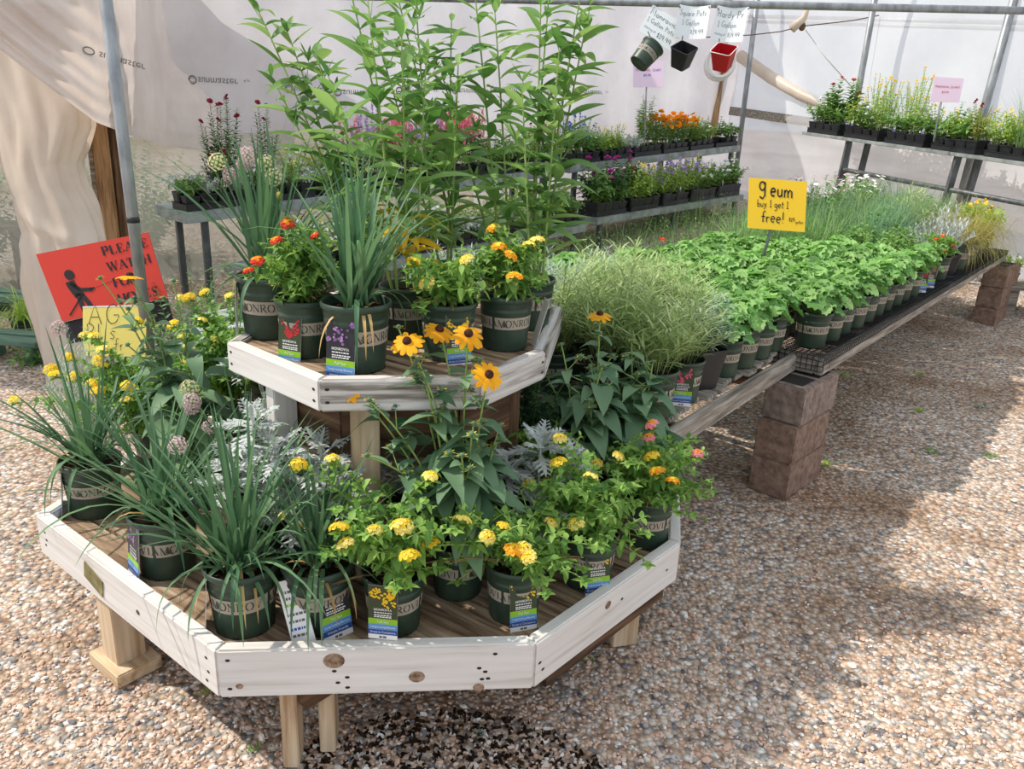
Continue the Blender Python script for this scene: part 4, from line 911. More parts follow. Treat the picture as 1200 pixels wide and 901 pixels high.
vpole((867, 165), (885, 20), 12.45, .036, 'steel', 'steel pole at the far corner where the two plastic walls meet', .5)
vpole((985, 225), (1025, 0), 10.15, .036, 'steel', 'steel pole behind the trestle table, the nearer to its far end', .6)
vpole((1130, 215), (1188, 0), 8.88, .042, 'steel', 'steel pole behind the trestle table, beside the grey-green grassy plants', .6)
pipe('overhead_pipe', at(330, -6, 6.42), at(1460, 18, 6.03), .028, 'steel', 'long steel pipe overhead from which the white price cards hang', 'pipe')
pipe('overhead_pipe', at(872, 19, 12.2), at(1290, 29, 8.4), .026, 'steel', 'upper one of the two wall pipes along the far plastic wall', 'pipe')
pipe('overhead_pipe', at(872, 25, 12.2), at(1290, 37, 8.4), .022, 'steel', 'lower one of the two wall pipes along the far plastic wall', 'pipe')
a_, b_ = at(858, 130, 12.25), at(985, 148, 10.6); rr = empty('wall_rail', a_); tag(rr, 'grey weathered rail along the bottom of the far plastic wall', 'rail'); mb = MB(); mb.tube([V((0, 0, 0)), b_ - a_], .085, .085, 4); part('rail_board', mb.mesh('rail_board', [M['grey_wood']], False), rr)
# wooden post left of the steel pole
a_ = aty(150, 330, 5.6); mb = MB(); mb.box((-.115, -.05, 0), (-.01, .05, 2.3)); p_ = empty('wooden_post', (a_.x, a_.y, 0), .15); tag(p_, 'rough split wooden post with bark-brown edges beside the steel pole', 'post')
part('post_board', bevelled(mb, 'post_board', [M['post_wood']], .012), p_); mb = MB(); mb.box((0, -.04, 0), (.06, .05, 2.3)); part('post_board', bevelled(mb, 'post_board', [M['brown_post']], .006), p_)
mb = MB(); mb.box((-.155, -.02, 0), (-.118, .05, 2.3)); part('post_board', bevelled(mb, 'post_board', [M['grey_wood']], .006), p_)
# tied corner of the sheet, cords
def cord(pts, r, label, mat='rope', name='cord'):
    c = V(pts[0]); mb = MB(); mb.tube([V(p) - c for p in pts], r, r, 6); o = link(name, mb.mesh(name, [M[mat]]), None, c); tag(o, label, 'cord'); return o
kn_ = at(940, 31, 9.6); mb = MB(); mb.ball((0, 0, 0), .042, 0, 10, 8, 1.2); k_ = empty('tied_knot', kn_); tag(k_, 'brown knot tying a gathered corner of plastic to the wall pipe', 'knot'); part('knot_ball', mb.mesh('knot_ball', [M['brown_wood']]), k_)
mb = MB(); pts = [V((0, 0, .02)), V((-.03, 0, .06)), V((-.10, 0, .02)), V((-.13, .0, -.02))]; mb.tube([V((.03, 0, .22)), V((.01, 0, .10)), V((-.02, 0, .06)), V((-.12, 0, -.03))], .03, .055, 9); part('gathered_sheet', mb.mesh('gathered_sheet', [M['sheet_bundle']]), k_)
cord([at(944, 35, 9.6), at(968, 68, 9.6), at(1000, 104, 9.6)], .006, 'pale cord slanting down from the tied knot to the far steel pole')
cord([at(760, 44, 9.4), at(820, 44, 9.5), at(880, 41, 9.6), at(915, 37, 9.6), at(938, 31, 9.6), at(1000, 24, 9.6), at(1030, 18, 9.6)], .006, 'dark sagging cord running past the tied knot', 'brown_wood')
# coil of white hose on the corner post
hc = at(842, 77, 11.4); mb = MB()
for k in range(7):
    R0 = .20 - .012 * (k % 3); o = V((.012 * (k % 2), -.02 * k, .008 * k)); mb.tube([o + V((R0 * math.cos(a), 0, R0 * math.sin(a))) for a in (2 * PI * i / 28 for i in range(29))], .013, .013, 6, 0, False)
tag(link('hose_coil', mb.mesh('hose_coil', [M['white_plastic']]), None, hc), 'coiled white hose hanging in the far corner behind the red pot', 'hose')
mb = MB(); mb.box((-.06, -.05, -1.3), (.06, .05, 1.1)); tag(link('corner_post', bevelled(mb, 'corner_post', [M['post_wood']], .01), None, at(846, 60, 11.9)), 'wooden corner post behind the coiled white hose', 'post')

# ------------------------------------------------------------------ signs
def bil(c, u, v): return c[0] * (1 - u) * v + c[1] * u * v + c[2] * u * (1 - v) + c[3] * (1 - u) * (1 - v)   # tl tr br bl
def panel(name, px, t, mats, label, cat, texts=(), cells=None, stake=None, th=.006, extra=None, tdx=(0, 0, 0, 0), smat='steel', bow=0.0):
    c = [at(x, y, t + e) for (x, y), e in zip(px, tdx)]; nrm = (c[1] - c[0]).cross(c[3] - c[0]).normalized()
    if nrm.y > 0: nrm = -nrm
    o0 = bil(c, .5, .5); c = [p - o0 for p in c]; root = empty(name, o0); tag(root, label, cat)
    W = (c[1] - c[0]).length; Hh = (c[0] - c[3]).length
    def P(u, v, o=0.0): return bil(c, u, v) + nrm * (o + bow * math.sin(PI * u))
    mb = MB(); nseg = 8 if bow else 1
    for k in range(nseg):
        u0, u1 = k / nseg, (k + 1) / nseg; mb.quad(P(u0, 0, 0), P(u1, 0, 0), P(u1, 1, 0), P(u0, 1, 0), 0); mb.quad(P(u0, 1, -th), P(u1, 1, -th), P(u1, 0, -th), P(u0, 0, -th), 0)
        mb.quad(P(u0, 1, 0), P(u1, 1, 0), P(u1, 1, -th), P(u0, 1, -th), 0); mb.quad(P(u0, 0, -th), P(u1, 0, -th), P(u1, 0, 0), P(u0, 0, 0), 0)
    for u in (0, 1): mb.quad(P(u, 0, -th), P(u, 0, 0), P(u, 1, 0), P(u, 1, -th), 0)
    for (u0, v0, u1, v1, m) in (cells or ()): mb.quad(P(u0, v0, .001), P(u1, v0, .001), P(u1, v1, .001), P(u0, v1, .001), m)
    for tx, u0, v0, m, *uw in texts:
        vs, fs, w_ = tx; k = (uw[0] * W / w_) if uw else 1.0; ky = uw[1] * Hh / max(1e-6, max(y for _, y in vs)) if len(uw) > 1 else k
        mb.add([P(u0 + x * k / W, v0 + y * ky / Hh, .002) for x, y in vs], fs, m)
    if extra: extra(mb, lambda x, y: P(x / W, y / Hh, .002), W, Hh)
    part('sign_board', mb.mesh('sign_board', [M[m] for m in mats], False), root)
    if stake:
        b = at(stake[0], stake[1], t + stake[2]) - o0; a = P(stake[3] if len(stake) > 3 else .45, .02, -th - .006); mb = MB(); mb.tube([b, a, P(stake[3] if len(stake) > 3 else .45, .45, -th - .012)], .009, .009, 8); part('stake', mb.mesh('stake', [M[smat]]), root)
    return root
rs = random.Random(2)
def hose_man(mb, fn, W, Hh):
    k = Hh / 100
    def rib(pts, w): out = ([], []); ribbon(out, [(x * k, y * k) for x, y in pts], w * k); put_text(mb, (out[0], out[1], 0), fn, 0, 0, 1)
    mb.add([fn((34 + 7 * math.cos(a)) * k, (62 + 7.5 * math.sin(a)) * k) for a in (2 * PI * i / 18 for i in range(18))], (list(range(18)),), 1)
    rib([(31, 53), (32, 46), (37, 30)], 13); rib([(31, 50), (42, 38), (58, 35)], 5.5); rib([(36, 34), (36, 18), (37, 1)], 7); rib([(40, 34), (46, 18), (50, 1)], 7); rib([(54, 36), (62, 36.5)], 3.4)
    rib([(44, 32), (30, 20), (14, 6)], 2.4)
    for j in range(7): rib([(65 + 4.2 * j, 36.8 + .6 * j), (67.2 + 4.2 * j, 37.1 + .6 * j)], 1.2)
H_ = .31
def st(t, s): return serif_text(t, s, .23, .07, .07)
panel('warning_sign', [(42, 298), (173, 272), (196, 348), (73, 377)], 3.75, ['sign_red', 'ink'], 'tilted red sign reading PLEASE WATCH FOR HOSES with a hose-holder symbol, behind the steel pole', 'sign',
      [(st('PLEASE', 1), .56, .79, 1, .42, .14), (st('WATCH', 1), .565, .55, 1, .40, .14), (st('FOR', 1), .565, .31, 1, .23, .14), (st('HOSES', 1), .56, .06, 1, .38, .14)], None, (150, 470, .1, .55), .008, hose_man, smat='dark_steel')
panel('warning_sign', [(73, 378), (196, 349), (204, 380), (80, 403)], 3.77, ['ink', 'ink_red'], 'black strip board with a red letter W just under the red sign', 'sign', [(st('W', .05), .30, .2, 1)], None, None, .006)
panel('price_sign', [(97, 359), (172, 357), (170, 418), (97, 417)], 3.5, ['paper_lemon', 'ink', 'paper_white'], 'pale yellow handwritten card in front of the red sign, among the yellow lantana', 'sign',
      [(hand_text('AG', .085, .04, .1, rs), .08, .62, 1), (hand_text('Bl s', .07, .045, .1, rs), .05, .33, 1), (hand_text('fr', .05, .05, .1, rs), .5, .12, 1)], [(0, .975, 1, 1, 2)], (130, 470, .1), .004)
hw = lambda t, s, w=.075: hand_text(t, s, w, .06, rs)
panel('price_sign', [(878, 208), (946, 213), (943, 272), (876, 267)], 4.72, ['paper_yellow', 'ink'], 'bright yellow handwritten card reading geum buy 1 get 1 free, staked among geums', 'sign',
      [(hw('g', 1, .10), .17, .75, 1, .15, .20), (hw('eum', 1, .12), .37, .66, 1, .41, .18), (hw('buy 1 get 1', 1, .11), .15, .44, 1, .55, .15), (hw('free!', 1, .10), .23, .14, 1, .42, .23), (hw('$19', 1, .13), .71, .19, 1, .11, .08), (hw('gallon', 1, .12), .83, .16, 1, .14, .06)], None, (888, 324, .05, .42), .004, smat='dark_steel')
panel('price_sign', [(742, 71), (778, 71), (777, 102), (742, 102)], 9.5, ['paper_pink', 'ink_red', 'ink_blue'], 'pink card reading PERENNIAL QUART on a thin pole among the marigolds of the upper shelf', 'sign',
      [(font_text('PERENNIAL', 1), .08, .60, 1, .50, .09), (font_text('QUART', 1), .63, .60, 2, .29, .09), (font_text('$9.99', 1), .34, .40, 2, .24, .09)], None, (755, 170, .0, .45), .004)
panel('price_sign', [(1095, 90), (1130, 92), (1124, 120), (1090, 119)], 7.98, ['paper_pink', 'ink_red', 'ink_blue'], 'pink card reading PERENNIAL QUART on a stake standing on the trestle table', 'sign',
      [(font_text('PERENNIAL QUART', 1), .08, .58, 1, .84, .08), (font_text('$9.99', 1), .33, .36, 1, .24, .08)], None, (1094, 166, .0, .4), .004)
panel('plant_card', [(228, 368), (274, 360), (272, 398), (230, 398)], 3.3, ['paper_white', 'tag_green'], 'white card with a green print among the lantanas left of the riser', 'card', (), [(.5, .1, .75, .8, 1), (.4, .3, .85, .6, 1)], None, .003)
# cards and sample pots hanging from the pipe
def hook(root, p, q):
    mb = MB(); mb.tube([p, q], .004, .004, 5); part('wire_hook', mb.mesh('wire_hook', [M['wire']]), root)
r1 = panel('hanging_card', [(765, 5), (800, 27), (786, 60), (748, 36)], 6.25, ['paper_white', 'ink'], 'blue-white handwritten card reading 1 Gallon Pots, hanging crooked over the green sample pot', 'card',
           [(hw('Monrovia', 1), .05, .70, 1, .86, .2), (hw('1 Gallon Pots', 1), .07, .45, 1, .84, .16), (hw('starting at', 1), .07, .22, 1, .36, .08), (hw('$19.99', 1), .48, .14, 1, .44, .17)], th=.001)
hook(r1, at(764, 2, 6.3) - r1.location, at(767, 9, 6.25) - r1.location)
r2 = panel('hanging_card', [(797, 5), (833, 6), (827, 45), (789, 43)], 6.2, ['paper_white', 'ink_grey'], 'white handwritten card reading Square Pots 1 Gallon, hanging over the black sample pot', 'card',
           [(hw('Square Pots', 1), .06, .70, 1, .86, .18), (hw('1 Gallon', 1), .2, .42, 1, .55, .17), (hw('$19.99', 1), .5, .16, 1, .4, .14)], th=.001, bow=-.03)
for x in (797, 831): hook(r2, at(x, 2, 6.27) - r2.location, at(x, 9, 6.19) - r2.location)
r3 = panel('hanging_card', [(841, 6), (878, 8), (869, 49), (832, 46)], 6.2, ['paper_white', 'ink_grey'], 'white handwritten card reading Hardy Perennial 1 Gallon, hanging over the red sample pot', 'card',
           [(hw('Hardy Pr', 1), .07, .70, 1, .84, .2), (hw('1 Gallon', 1), .15, .42, 1, .6, .18), (hw('starting at', 1), .1, .18, 1, .36, .07), (hw('$19.99', 1), .52, .15, 1, .38, .13)], th=.001, bow=-.03)
for x in (842, 877): hook(r3, at(x, 3, 6.27) - r3.location, at(x, 11, 6.19) - r3.location)
def sample(name, me, c, zax, xax, sc, label, cup, cp2):
    root = empty(name, c); tag(root, label, 'pot'); z = V(zax).normalized(); x = (V(xax) - z * V(xax).dot(z)).normalized(); y = z.cross(x); o = part('pot', me, root)
    root.matrix_world = Matrix(((x.x, y.x, z.x, c.x), (x.y, y.y, z.y, c.y), (x.z, y.z, z.z, c.z), (0, 0, 0, 1))); root.scale = (sc,) * 3
    inv = root.matrix_world.inverted(); mb = MB(); mb.tube([inv @ cup, inv @ cp2], .004 / sc, .004 / sc, 5); part('wire_hook', mb.mesh('wire_hook', [M['wire']]), root); return root
g_ = sample('sample_pot', POT, at(748, 75, 6.12), (.60, .30, .74), (1, 0, 0), 1.12, 'green nursery pot with beige band hanging tilted under the blue-white card', at(758, 41, 6.15), at(764, 55, 6.15))
BANDO = part('label_band', BAND, KIDS[g_][0], None, (0, 0, -2.2))
SQB = make_square_pot(.075, .15, .72, 'black_plastic'); SQR = make_square_pot(.075, .15, .72, 'red_plastic')
sample('sample_pot', SQB, at(797, 78, 6.05), (.03, -.52, .85), (1, -1, 0), 1.0, 'black square pot hanging under the Square Pots card', at(800, 42, 6.1), at(797, 66, 6.1))
q_ = sample('sample_pot', SQR, at(846, 80, 6.05), (-.12, -.50, .85), (1, -.8, 0), 1.0, 'red square pot with a white rim hanging under the Hardy Perennial card', at(843, 45, 6.1), at(842, 64, 6.1))
mb = MB(); s_ = .0785; c_ = s_ * .82
ring = [(c_, s_), (s_, c_), (s_, -c_), (c_, -s_), (-c_, -s_), (-s_, -c_), (-s_, c_), (-c_, s_)]
mb.tube([V((x, y, .150)) for x, y in ring + ring[:1]], .003, .003, 5); part('rim_edge', mb.mesh('rim_edge', [M['white_plastic']]), q_)
mb = MB(); mb.box((-.06, -.05, -.07), (.06, .05, .07))

# ------------------------------------------------------------------ plant shelves
def shelf_deck(root, a, b, dep, th, mat, name='shelf_board'):
    mb = MB(); bk = V((sback.x, sback.y, 0)) * dep; q = [a, b, b + bk, a + bk]; vs = q + [p - UP * th for p in q]
    mb.add(vs, ((0, 1, 2, 3), (7, 6, 5, 4), (0, 4, 5, 1), (1, 5, 6, 2), (2, 6, 7, 3), (3, 7, 4, 0)), 0); part(name, bevelled(mb, name, [M[mat]], .004), root)
def shelf(label, ua, ub, la, lb):
    root = empty('plant_shelf', (0, 0, 0)); tag(root, label, 'plant shelf'); bk = V((sback.x, sback.y, 0))
    shelf_deck(root, ua, ub, .62, .085, 'shelf_metal'); shelf_deck(root, la, lb, .85, .075, 'shelf_metal')
    for a, b, dp in ((ua, ub, .05), (ua, ub, .56), (la, lb, .06)):
        for f in (.04, .5, .96):
            p = a.lerp(b, f) + bk * dp; g = ground(p.x, p.y); mb = MB(); mb.box((-.025, -.025, 0), (.025, .025, p.z - .08 - g)); part('leg', bevelled(mb, 'leg', [M['dark_steel']], .003), root, (p.x, p.y, g), (0, 0, .7))
    return root
LO0, LO1, LO2, LO3 = at(522, 302, 7.0), at(688, 263, 8.7), at(700, 256, 8.9), at(872, 228, 11.0)
LO0 = LO0 - V((sdir.x, sdir.y, .02)) * 1.6
shelf('grey two-tier plant shelf along the back plastic wall, nearer unit behind the tall leafy plants', SH0, SH1, LO0, LO1)
shelf('grey two-tier plant shelf along the back plastic wall, farther unit with the marigolds', SH2, SH3, LO2, LO3)
TA0 = at(940, 154, 10.0); TA1 = at(1200, 190, 7.3); TA1 = TA0 + (TA1 - TA0) * 1.25; tdir = (TA1 - TA0).normalized(); tb = V((-tdir.y, tdir.x, 0)).normalized()
tt = empty('trestle_table', (0, 0, 0)); tag(tt, 'long metal trestle table against the far right plastic wall', 'table')
mb = MB(); q = [TA0, TA1, TA1 + tb * .40, TA0 + tb * .40]; mb.add(q + [p - UP * .035 for p in q], ((0, 1, 2, 3), (7, 6, 5, 4), (0, 4, 5, 1), (1, 5, 6, 2), (2, 6, 7, 3), (3, 7, 4, 0))); part('table_board', bevelled(mb, 'table_board', [M['shelf_metal']], .004), tt)
for f in (.20, .60, .95):
    p = TA0.lerp(TA1, f)
    for o, ln in ((.06, -.12), (.34, .1)):
        a = p + tb * o - UP * .035; b = V((a.x - tdir.x * .12, a.y - tdir.y * .12, ground(a.x, a.y))); mb = MB(); mb.tube([V((0, 0, 0)), b - a], .04, .04, 4); part('leg', mb.mesh('leg', [M['dark_steel']], False), tt, a)
a = TA0.lerp(TA1, .2) + tb * .06 - UP * .36; b = TA1 + tb * .06 - UP * .36; mb = MB(); mb.tube([V((0, 0, 0)), b - a], .025, .025, 8); part('stretcher', mb.mesh('stretcher', [M['dark_steel']]), tt, a)
# low green boards at the left edge, outside the curtain
for lab, p, L, wd in (('low green-painted plank bench at the far left, nearer the camera', at(-40, 402, 5.2), .50, .10), ('low green-painted plank bench at the far left, farther back', at(-30, 350, 6.2), .55, .12)):
    root = empty('plank_bench', (p.x, p.y, 0), -.15); tag(root, lab, 'bench'); z = max(.16, p.z)
    boxpart(root, 'plank', (0, 0, z - .04), (L, wd, z), M['green_paint'], .004); boxpart(root, 'plank', (0, wd + .03, z - .04), (L, 2 * wd + .03, z), M['green_paint'], .004)
    for x in (.08, L - .08): boxpart(root, 'leg', (x - .03, .02, 0), (x + .03, 2 * wd, z - .04), M['green_paint'], .004)

# ------------------------------------------------------------------ plants on the lower display table
POTN = 'potted_plant'
def w2l(root): return lambda px, py, t: tuple(at(px, py, t) - root.location)
def loc_t(x, y, z): return depth((x, y, z))
ALL = 'allium in a green pot'
def allium(xy_, z, label, band, seed, heads_px=(), tg=None, **kw):
    root = pot_root('potted_allium', (*xy_, z), 0, band); tag(root, label, 'potted plant', 'potted alliums on the display table')
    L = lambda a, b, t, f=w2l(root): tuple(q / 1.13 for q in f(a, b, t)); t0 = depth((*xy_, z + .3)); g_allium(root, seed, heads=[L(a, b, t0 + e) for a, b, e in heads_px], **kw)
    if tg: add_tag(root, *tg)
    root.scale = (1.13,) * 3
    return root
# far left, left edge, front corner, front
allium((-1.345, 2.365), LD, 'strap-leaved allium in green pot at the left corner of the display table', 2.2, 21, [(206, 236 * 0 + 425, 0)][:0] + [(68, 250 * 0 + 385, -.05)], ('purple', 3.6, -.0, .1), n=44, L=(.25, .46), W=.012)
allium((-.975, 2.045), LD, 'strap-leaved allium in green pot by the left edge board, purple tag on its left', .6, 22, [(208, 522, -.1), (225, 478, .1), (222, 455, .15)], ('purple', 3.9, .0, .1), n=60, L=(.28, .46), W=.012)
allium((-.672, 1.80), LD, 'large strap-leaved allium in green pot at the front-left corner of the table', -2.45, 23, (), ('purple', 3.5, -.0, .08), n=78, L=(.26, .45), W=.012, droopers=14, dry=7)
allium((-.482, 1.825), LD, 'smaller allium in green pot behind the front board, with purple and white tags', -2.1, 24, [(330, 605, -.05), (352, 618, .05)], ('purple', 5.45, .0, .22), n=34, L=(.2, .36), W=.011, head_kind=1)
part('plant_tag', make_tag('price'), COL.objects['potted_allium.003'], (-.012, -.093, .0), (-.32, -.32, .0)).scale = (.75, 1, 1.0)
allium((-.80, 2.24), LD, 'allium with mauve flower heads in green pot behind the front alliums', .3, 25, [(225, 470, -.1), (246, 540 * 0 + 500, .0)], None, n=40, L=(.25, .40), W=.010)
def lantana(xy_, z, label, band, seed, fl, tg=None, grp='potted lantanas on the display table', **kw):
    root = pot_root('potted_lantana', (*xy_, z), 0, band); tag(root, label, 'potted plant', grp)
    L = w2l(root); t0 = depth((*xy_, z + .26)) - .10; g_lantana(root, seed, [(*L(a, b, t0 + e), c) for a, b, e, c in fl], **kw)
    if tg: add_tag(root, *tg)
    return root
Y, Pl, Og = 'yellow', 'pale', 'orange'
lantana((-.285, 1.825), LD, 'yellow lantana in green pot, middle of the front board, tag overhanging the board', -2.35, 31, [(398, 622, -.04, Y), (405, 640, -.05, Y), (439, 625, -.02, Y), (466, 618, 0, Pl), (473, 620, 0, Pl), (480, 655, -.06, Y), (504, 561, .05, Pl), (390, 541 + 0, .12, Y), (350, 547, .12, Y)], ('yellow', 4.62, .034, .04, 0, .028), extra=12, R=.20, H=(.02, .21))
lantana((.03, 1.90), LD, 'trailing yellow lantana in green pot, second from right along the front of the table', -1.95, 32, [(571, 632, -.03, Y), (590, 620, 0, Y), (613, 645, -.05, Pl), (619, 655, -.06, Y), (602, 648, -.05, Og), (541, 613, .02, Pl), (505, 700 * 0 + 640, 0, Y)], ('yellow', 5.05, -.0, .15), extra=15, R=.23, H=(-.03, .19))
lantana((.245, 2.075), LD, 'yellow lantana in green pot by the right edge board, yellow-flowered tag leaning outward', -2.6, 33, [(645, 615, -.03, Pl), (656, 517, .05, Y), (654, 545, .03, Y), (675, 617, -.05, Pl), (619, 568, .1, Pl), (692, 605 * 0 + 562, 0, Pl)], ('yellow', 5.0, .0, .18), extra=14, R=.21, H=(.0, .23))
lantana((.452, 2.325), LD, 'yellow and pink lantana in green pot at the right corner of the display table', -2.9, 34, [(724, 537, 0, Y), (764, 538, 0, Y), (770, 555, -.04, Og), (788, 567, -.06, Og), (760, 515, .02, 'pink'), (764, 500, .03, 'pink'), (817, 534, -.02, 'pink'), (699, 545, .05, Pl)], None, extra=14, R=.20, H=(.0, .2))
lantana((.10, 2.33), LD, 'bushy lantana in green pot hidden behind the front lantanas, under the riser', .4, 35, [(640, 566, 0, Pl)], None, extra=12, R=.16, H=(.05, .24))
lantana((-1.28, 2.70), LD, 'yellow lantana in green pot below the pale yellow card', .4, 36, [(65, 441, 0, Y), (60, 435, .1, Y), (82, 420, .1, Y), (108, 451, -.05, Y), (115, 460, -.06, Y), (17, 471, 0, Y), (116, 424, 0, Y), (120, 430, 0, Y), (150, 455, -.1, Y), (148, 472, -.1, Y), (88, 443, 0, Pl), (122, 412, 0, Y), (110, 396, .1, Y), (100, 395, .1, Y)], None, extra=20, R=.25, H=(.02, .27))
lantana((-1.10, 2.98), LD, 'small-flowered yellow lantana in green pot, left of the riser near the white card', .4, 37, [(213, 352, 0, Y), (222, 350, 0, Y), (240, 345, 0, Y), (203, 382, -.1, Y), (222, 411, -.1, Y), (221, 424, -.1, Y), (238, 377, 0, Pl), (215, 397, 0, Y), (269, 349, 0, Y), (162, 378, 0, Y), (253, 400, 0, Pl)], None, extra=20, R=.25, H=(.1, .38))
def rud(xy_, z, label, seed, fl, bd, **kw):
    root = pot_root('potted_rudbeckia', (*xy_, z), 0, .7); tag(root, label, 'potted plant', 'potted rudbeckias')
    L = w2l(root); t0 = depth((*xy_, z + .5)); g_rudbeckia(root, seed, [(*L(a, b, t0 + e), *n) for a, b, e, *n in fl], [L(a, b, t0 + e) for a, b, e in bd], **kw); return root
rud((-.13, 2.0), LD, 'tall rudbeckia with orange-yellow daisies in front of the riser', 41, [(477, 400, -.12, .5, -.1), (515, 386, -.05, .35, .25), (549, 391, -.12, .7, .15), (573, 439, -.12, .7, .4), (409, 455, -.05, .6, -.4)], [(467, 385, -.1), (432, 470, -.1), (490, 423, -.1), (555, 498, -.12), (586, 500, 0), (430, 535, -.15), (541, 535, -.15)], nleaf=42, H=.34)
rud((.26, 2.47), LD, 'leafy rudbeckia with a single orange daisy, right of the riser', 42, [(703, 368, .05, .15, .0)], [(658, 405, 0), (706, 430, -.05), (690, 470, -.1), (640, 440, .1)], nleaf=46, H=.42)
rud((.425, 2.545), LD, 'leafy rudbeckia without open blooms, below the near corner of the slatted bench', 44, [], [(740, 400, 0), (765, 425, 0), (720, 440, -.05), (690, 420, 0)], nleaf=44, H=.40)
rud((-1.04, 2.47), LD, 'rudbeckia with one yellow daisy in front of the grey steel pole', 43, [(152, 323, .0, -.15, .0)], [(118, 327, 0), (203, 330, 0), (150, 363, -.05), (150, 405, -.1), (180, 372, 0)], nleaf=36, H=.42)
def dusty(xy_, z, label, seed, mat=None, **kw):
    root = pot_root('potted_dusty_miller', (*xy_, z), 0, 1.1); tag(root, label, 'potted plant', 'silver dusty millers on the display table'); g_dusty(root, seed, **kw); return root
dusty((-.515, 2.03), LD, 'bright silver dusty miller between the front alliums and the riser', 51, n=64, L=(.13, .19), rise=.26)
dusty((-.72, 2.43), LD, 'silver dusty miller under the left board of the riser', 52, n=60, L=(.12, .18), rise=.36)
dusty((-.86, 2.70), LD, 'silver dusty miller left of the riser, behind the mauve allium heads', 53, n=60, L=(.12, .18), rise=.44)
dusty((-.70, 2.04), LD, 'silver dusty miller just behind the large front-left allium', 56, n=56, L=(.12, .17), rise=.34)
dusty((-.30, 2.25), LD, 'silver dusty miller in the shade below the front board of the riser', 54, n=44, L=(.11, .16), rise=.16)
dusty((.09, 2.14), LD, 'silver dusty miller in the shade between the lantanas and the right riser post', 55, n=56, L=(.13, .18), rise=.26)
r_ = pot_root('potted_lavender', (-1.74, 3.10, .003), 0, .2); tag(r_, 'grey-green needle-leaved lavender in a pot on the gravel left of the pale yellow card', 'potted plant'); g_needle(r_, 61, 60, (.45, .68), .17, lf=(.03, .05), w=.0035, mat='lf_lav', el=.9)
def shrub(xy_, z, label, seed, **kw):
    root = pot_root('potted_shrub', (*xy_, z), 0, .5); tag(root, label, 'potted plant', 'leafy green potted shrubs'); g_bush(root, seed, z0=.145, **kw); return root
shrub((-1.06, 3.25), LD, 'bushy green leafy plant left of the riser, behind the small-flowered yellow lantana', 62, stems=34, H=(.25, .62), R=.26, lf=(.04, .07), ratio=.34, mat='lf_mid', gap=.024)
shrub((-1.47, 3.62), .003, 'dark green bushy plant on the ground right of the red sign', 63, stems=34, H=(.4, .95), R=.26, lf=(.04, .06), ratio=.36, mat='lf_dark', gap=.024)

shrub((.06, 2.62), LD, 'dark leafy plant behind the riser, between the riser and the slatted bench', 64, stems=26, H=(.2, .42), R=.20, lf=(.04, .065), ratio=.45, mat='lf_dark', gap=.024)

# ------------------------------------------------------------------ plants on the riser
allium((-.745, 2.39), UD, 'tall allium with pale flower heads in green pot at the left corner of the riser', -2.6, 71, [(255, 190, .0), (290, 182, -.05), (286, 192, 0), (312, 192, 0), (327, 229, .0), (270, 205, 0), (321, 208, 0)], ('back', 3.4, -.0, .05), n=50, L=(.28, .5), W=.014, el=(.9, 1.45), head_kind=2)
lantana((-.59, 2.215), UD, 'red-flowered lantana in green pot on the left side of the riser', -1.95, 72, [(338, 265, 0, 'red'), (371, 280, -.02, 'red'), (302, 309, -.02, 'red'), (292, 321, -.03, 'red'), (324, 285, 0, 'red')], ('red', 4.35, -.03, .12), extra=14, R=.13, H=(.03, .2), mat='lf_lantana')
r3_ = allium((-.425, 2.11), UD, 'allium in green pot at the front of the riser with a large purple-flower tag', -1.55, 73, (), ('purple', 4.42, -.018, .10), n=62, L=(.26, .42), W=.013, el=(.95, 1.45), droopers=8)
lantana((-.19, 2.245), UD, 'sparse yellow lantana in green pot at the front of the riser', -2.5, 74, [(484, 310, 0, Y), (547, 307, -.02, Pl), (500, 335, 0, Pl)], ('yellow', 5.2, -.01, .12), extra=12, R=.14, H=(.0, .14))
lantana((-.028, 2.37), UD, 'orange-yellow lantana in green pot at the right corner of the riser', -2.0, 75, [(585, 293, 0, Og), (598, 303, -.03, Og), (603, 328, -.05, Og), (578, 271, .05, Og), (629, 285, .0, Pl), (620, 325 * 0 + 291, .0, Pl)], ('back', .15, .0, -.25), extra=13, R=.13, H=(.02, .16))
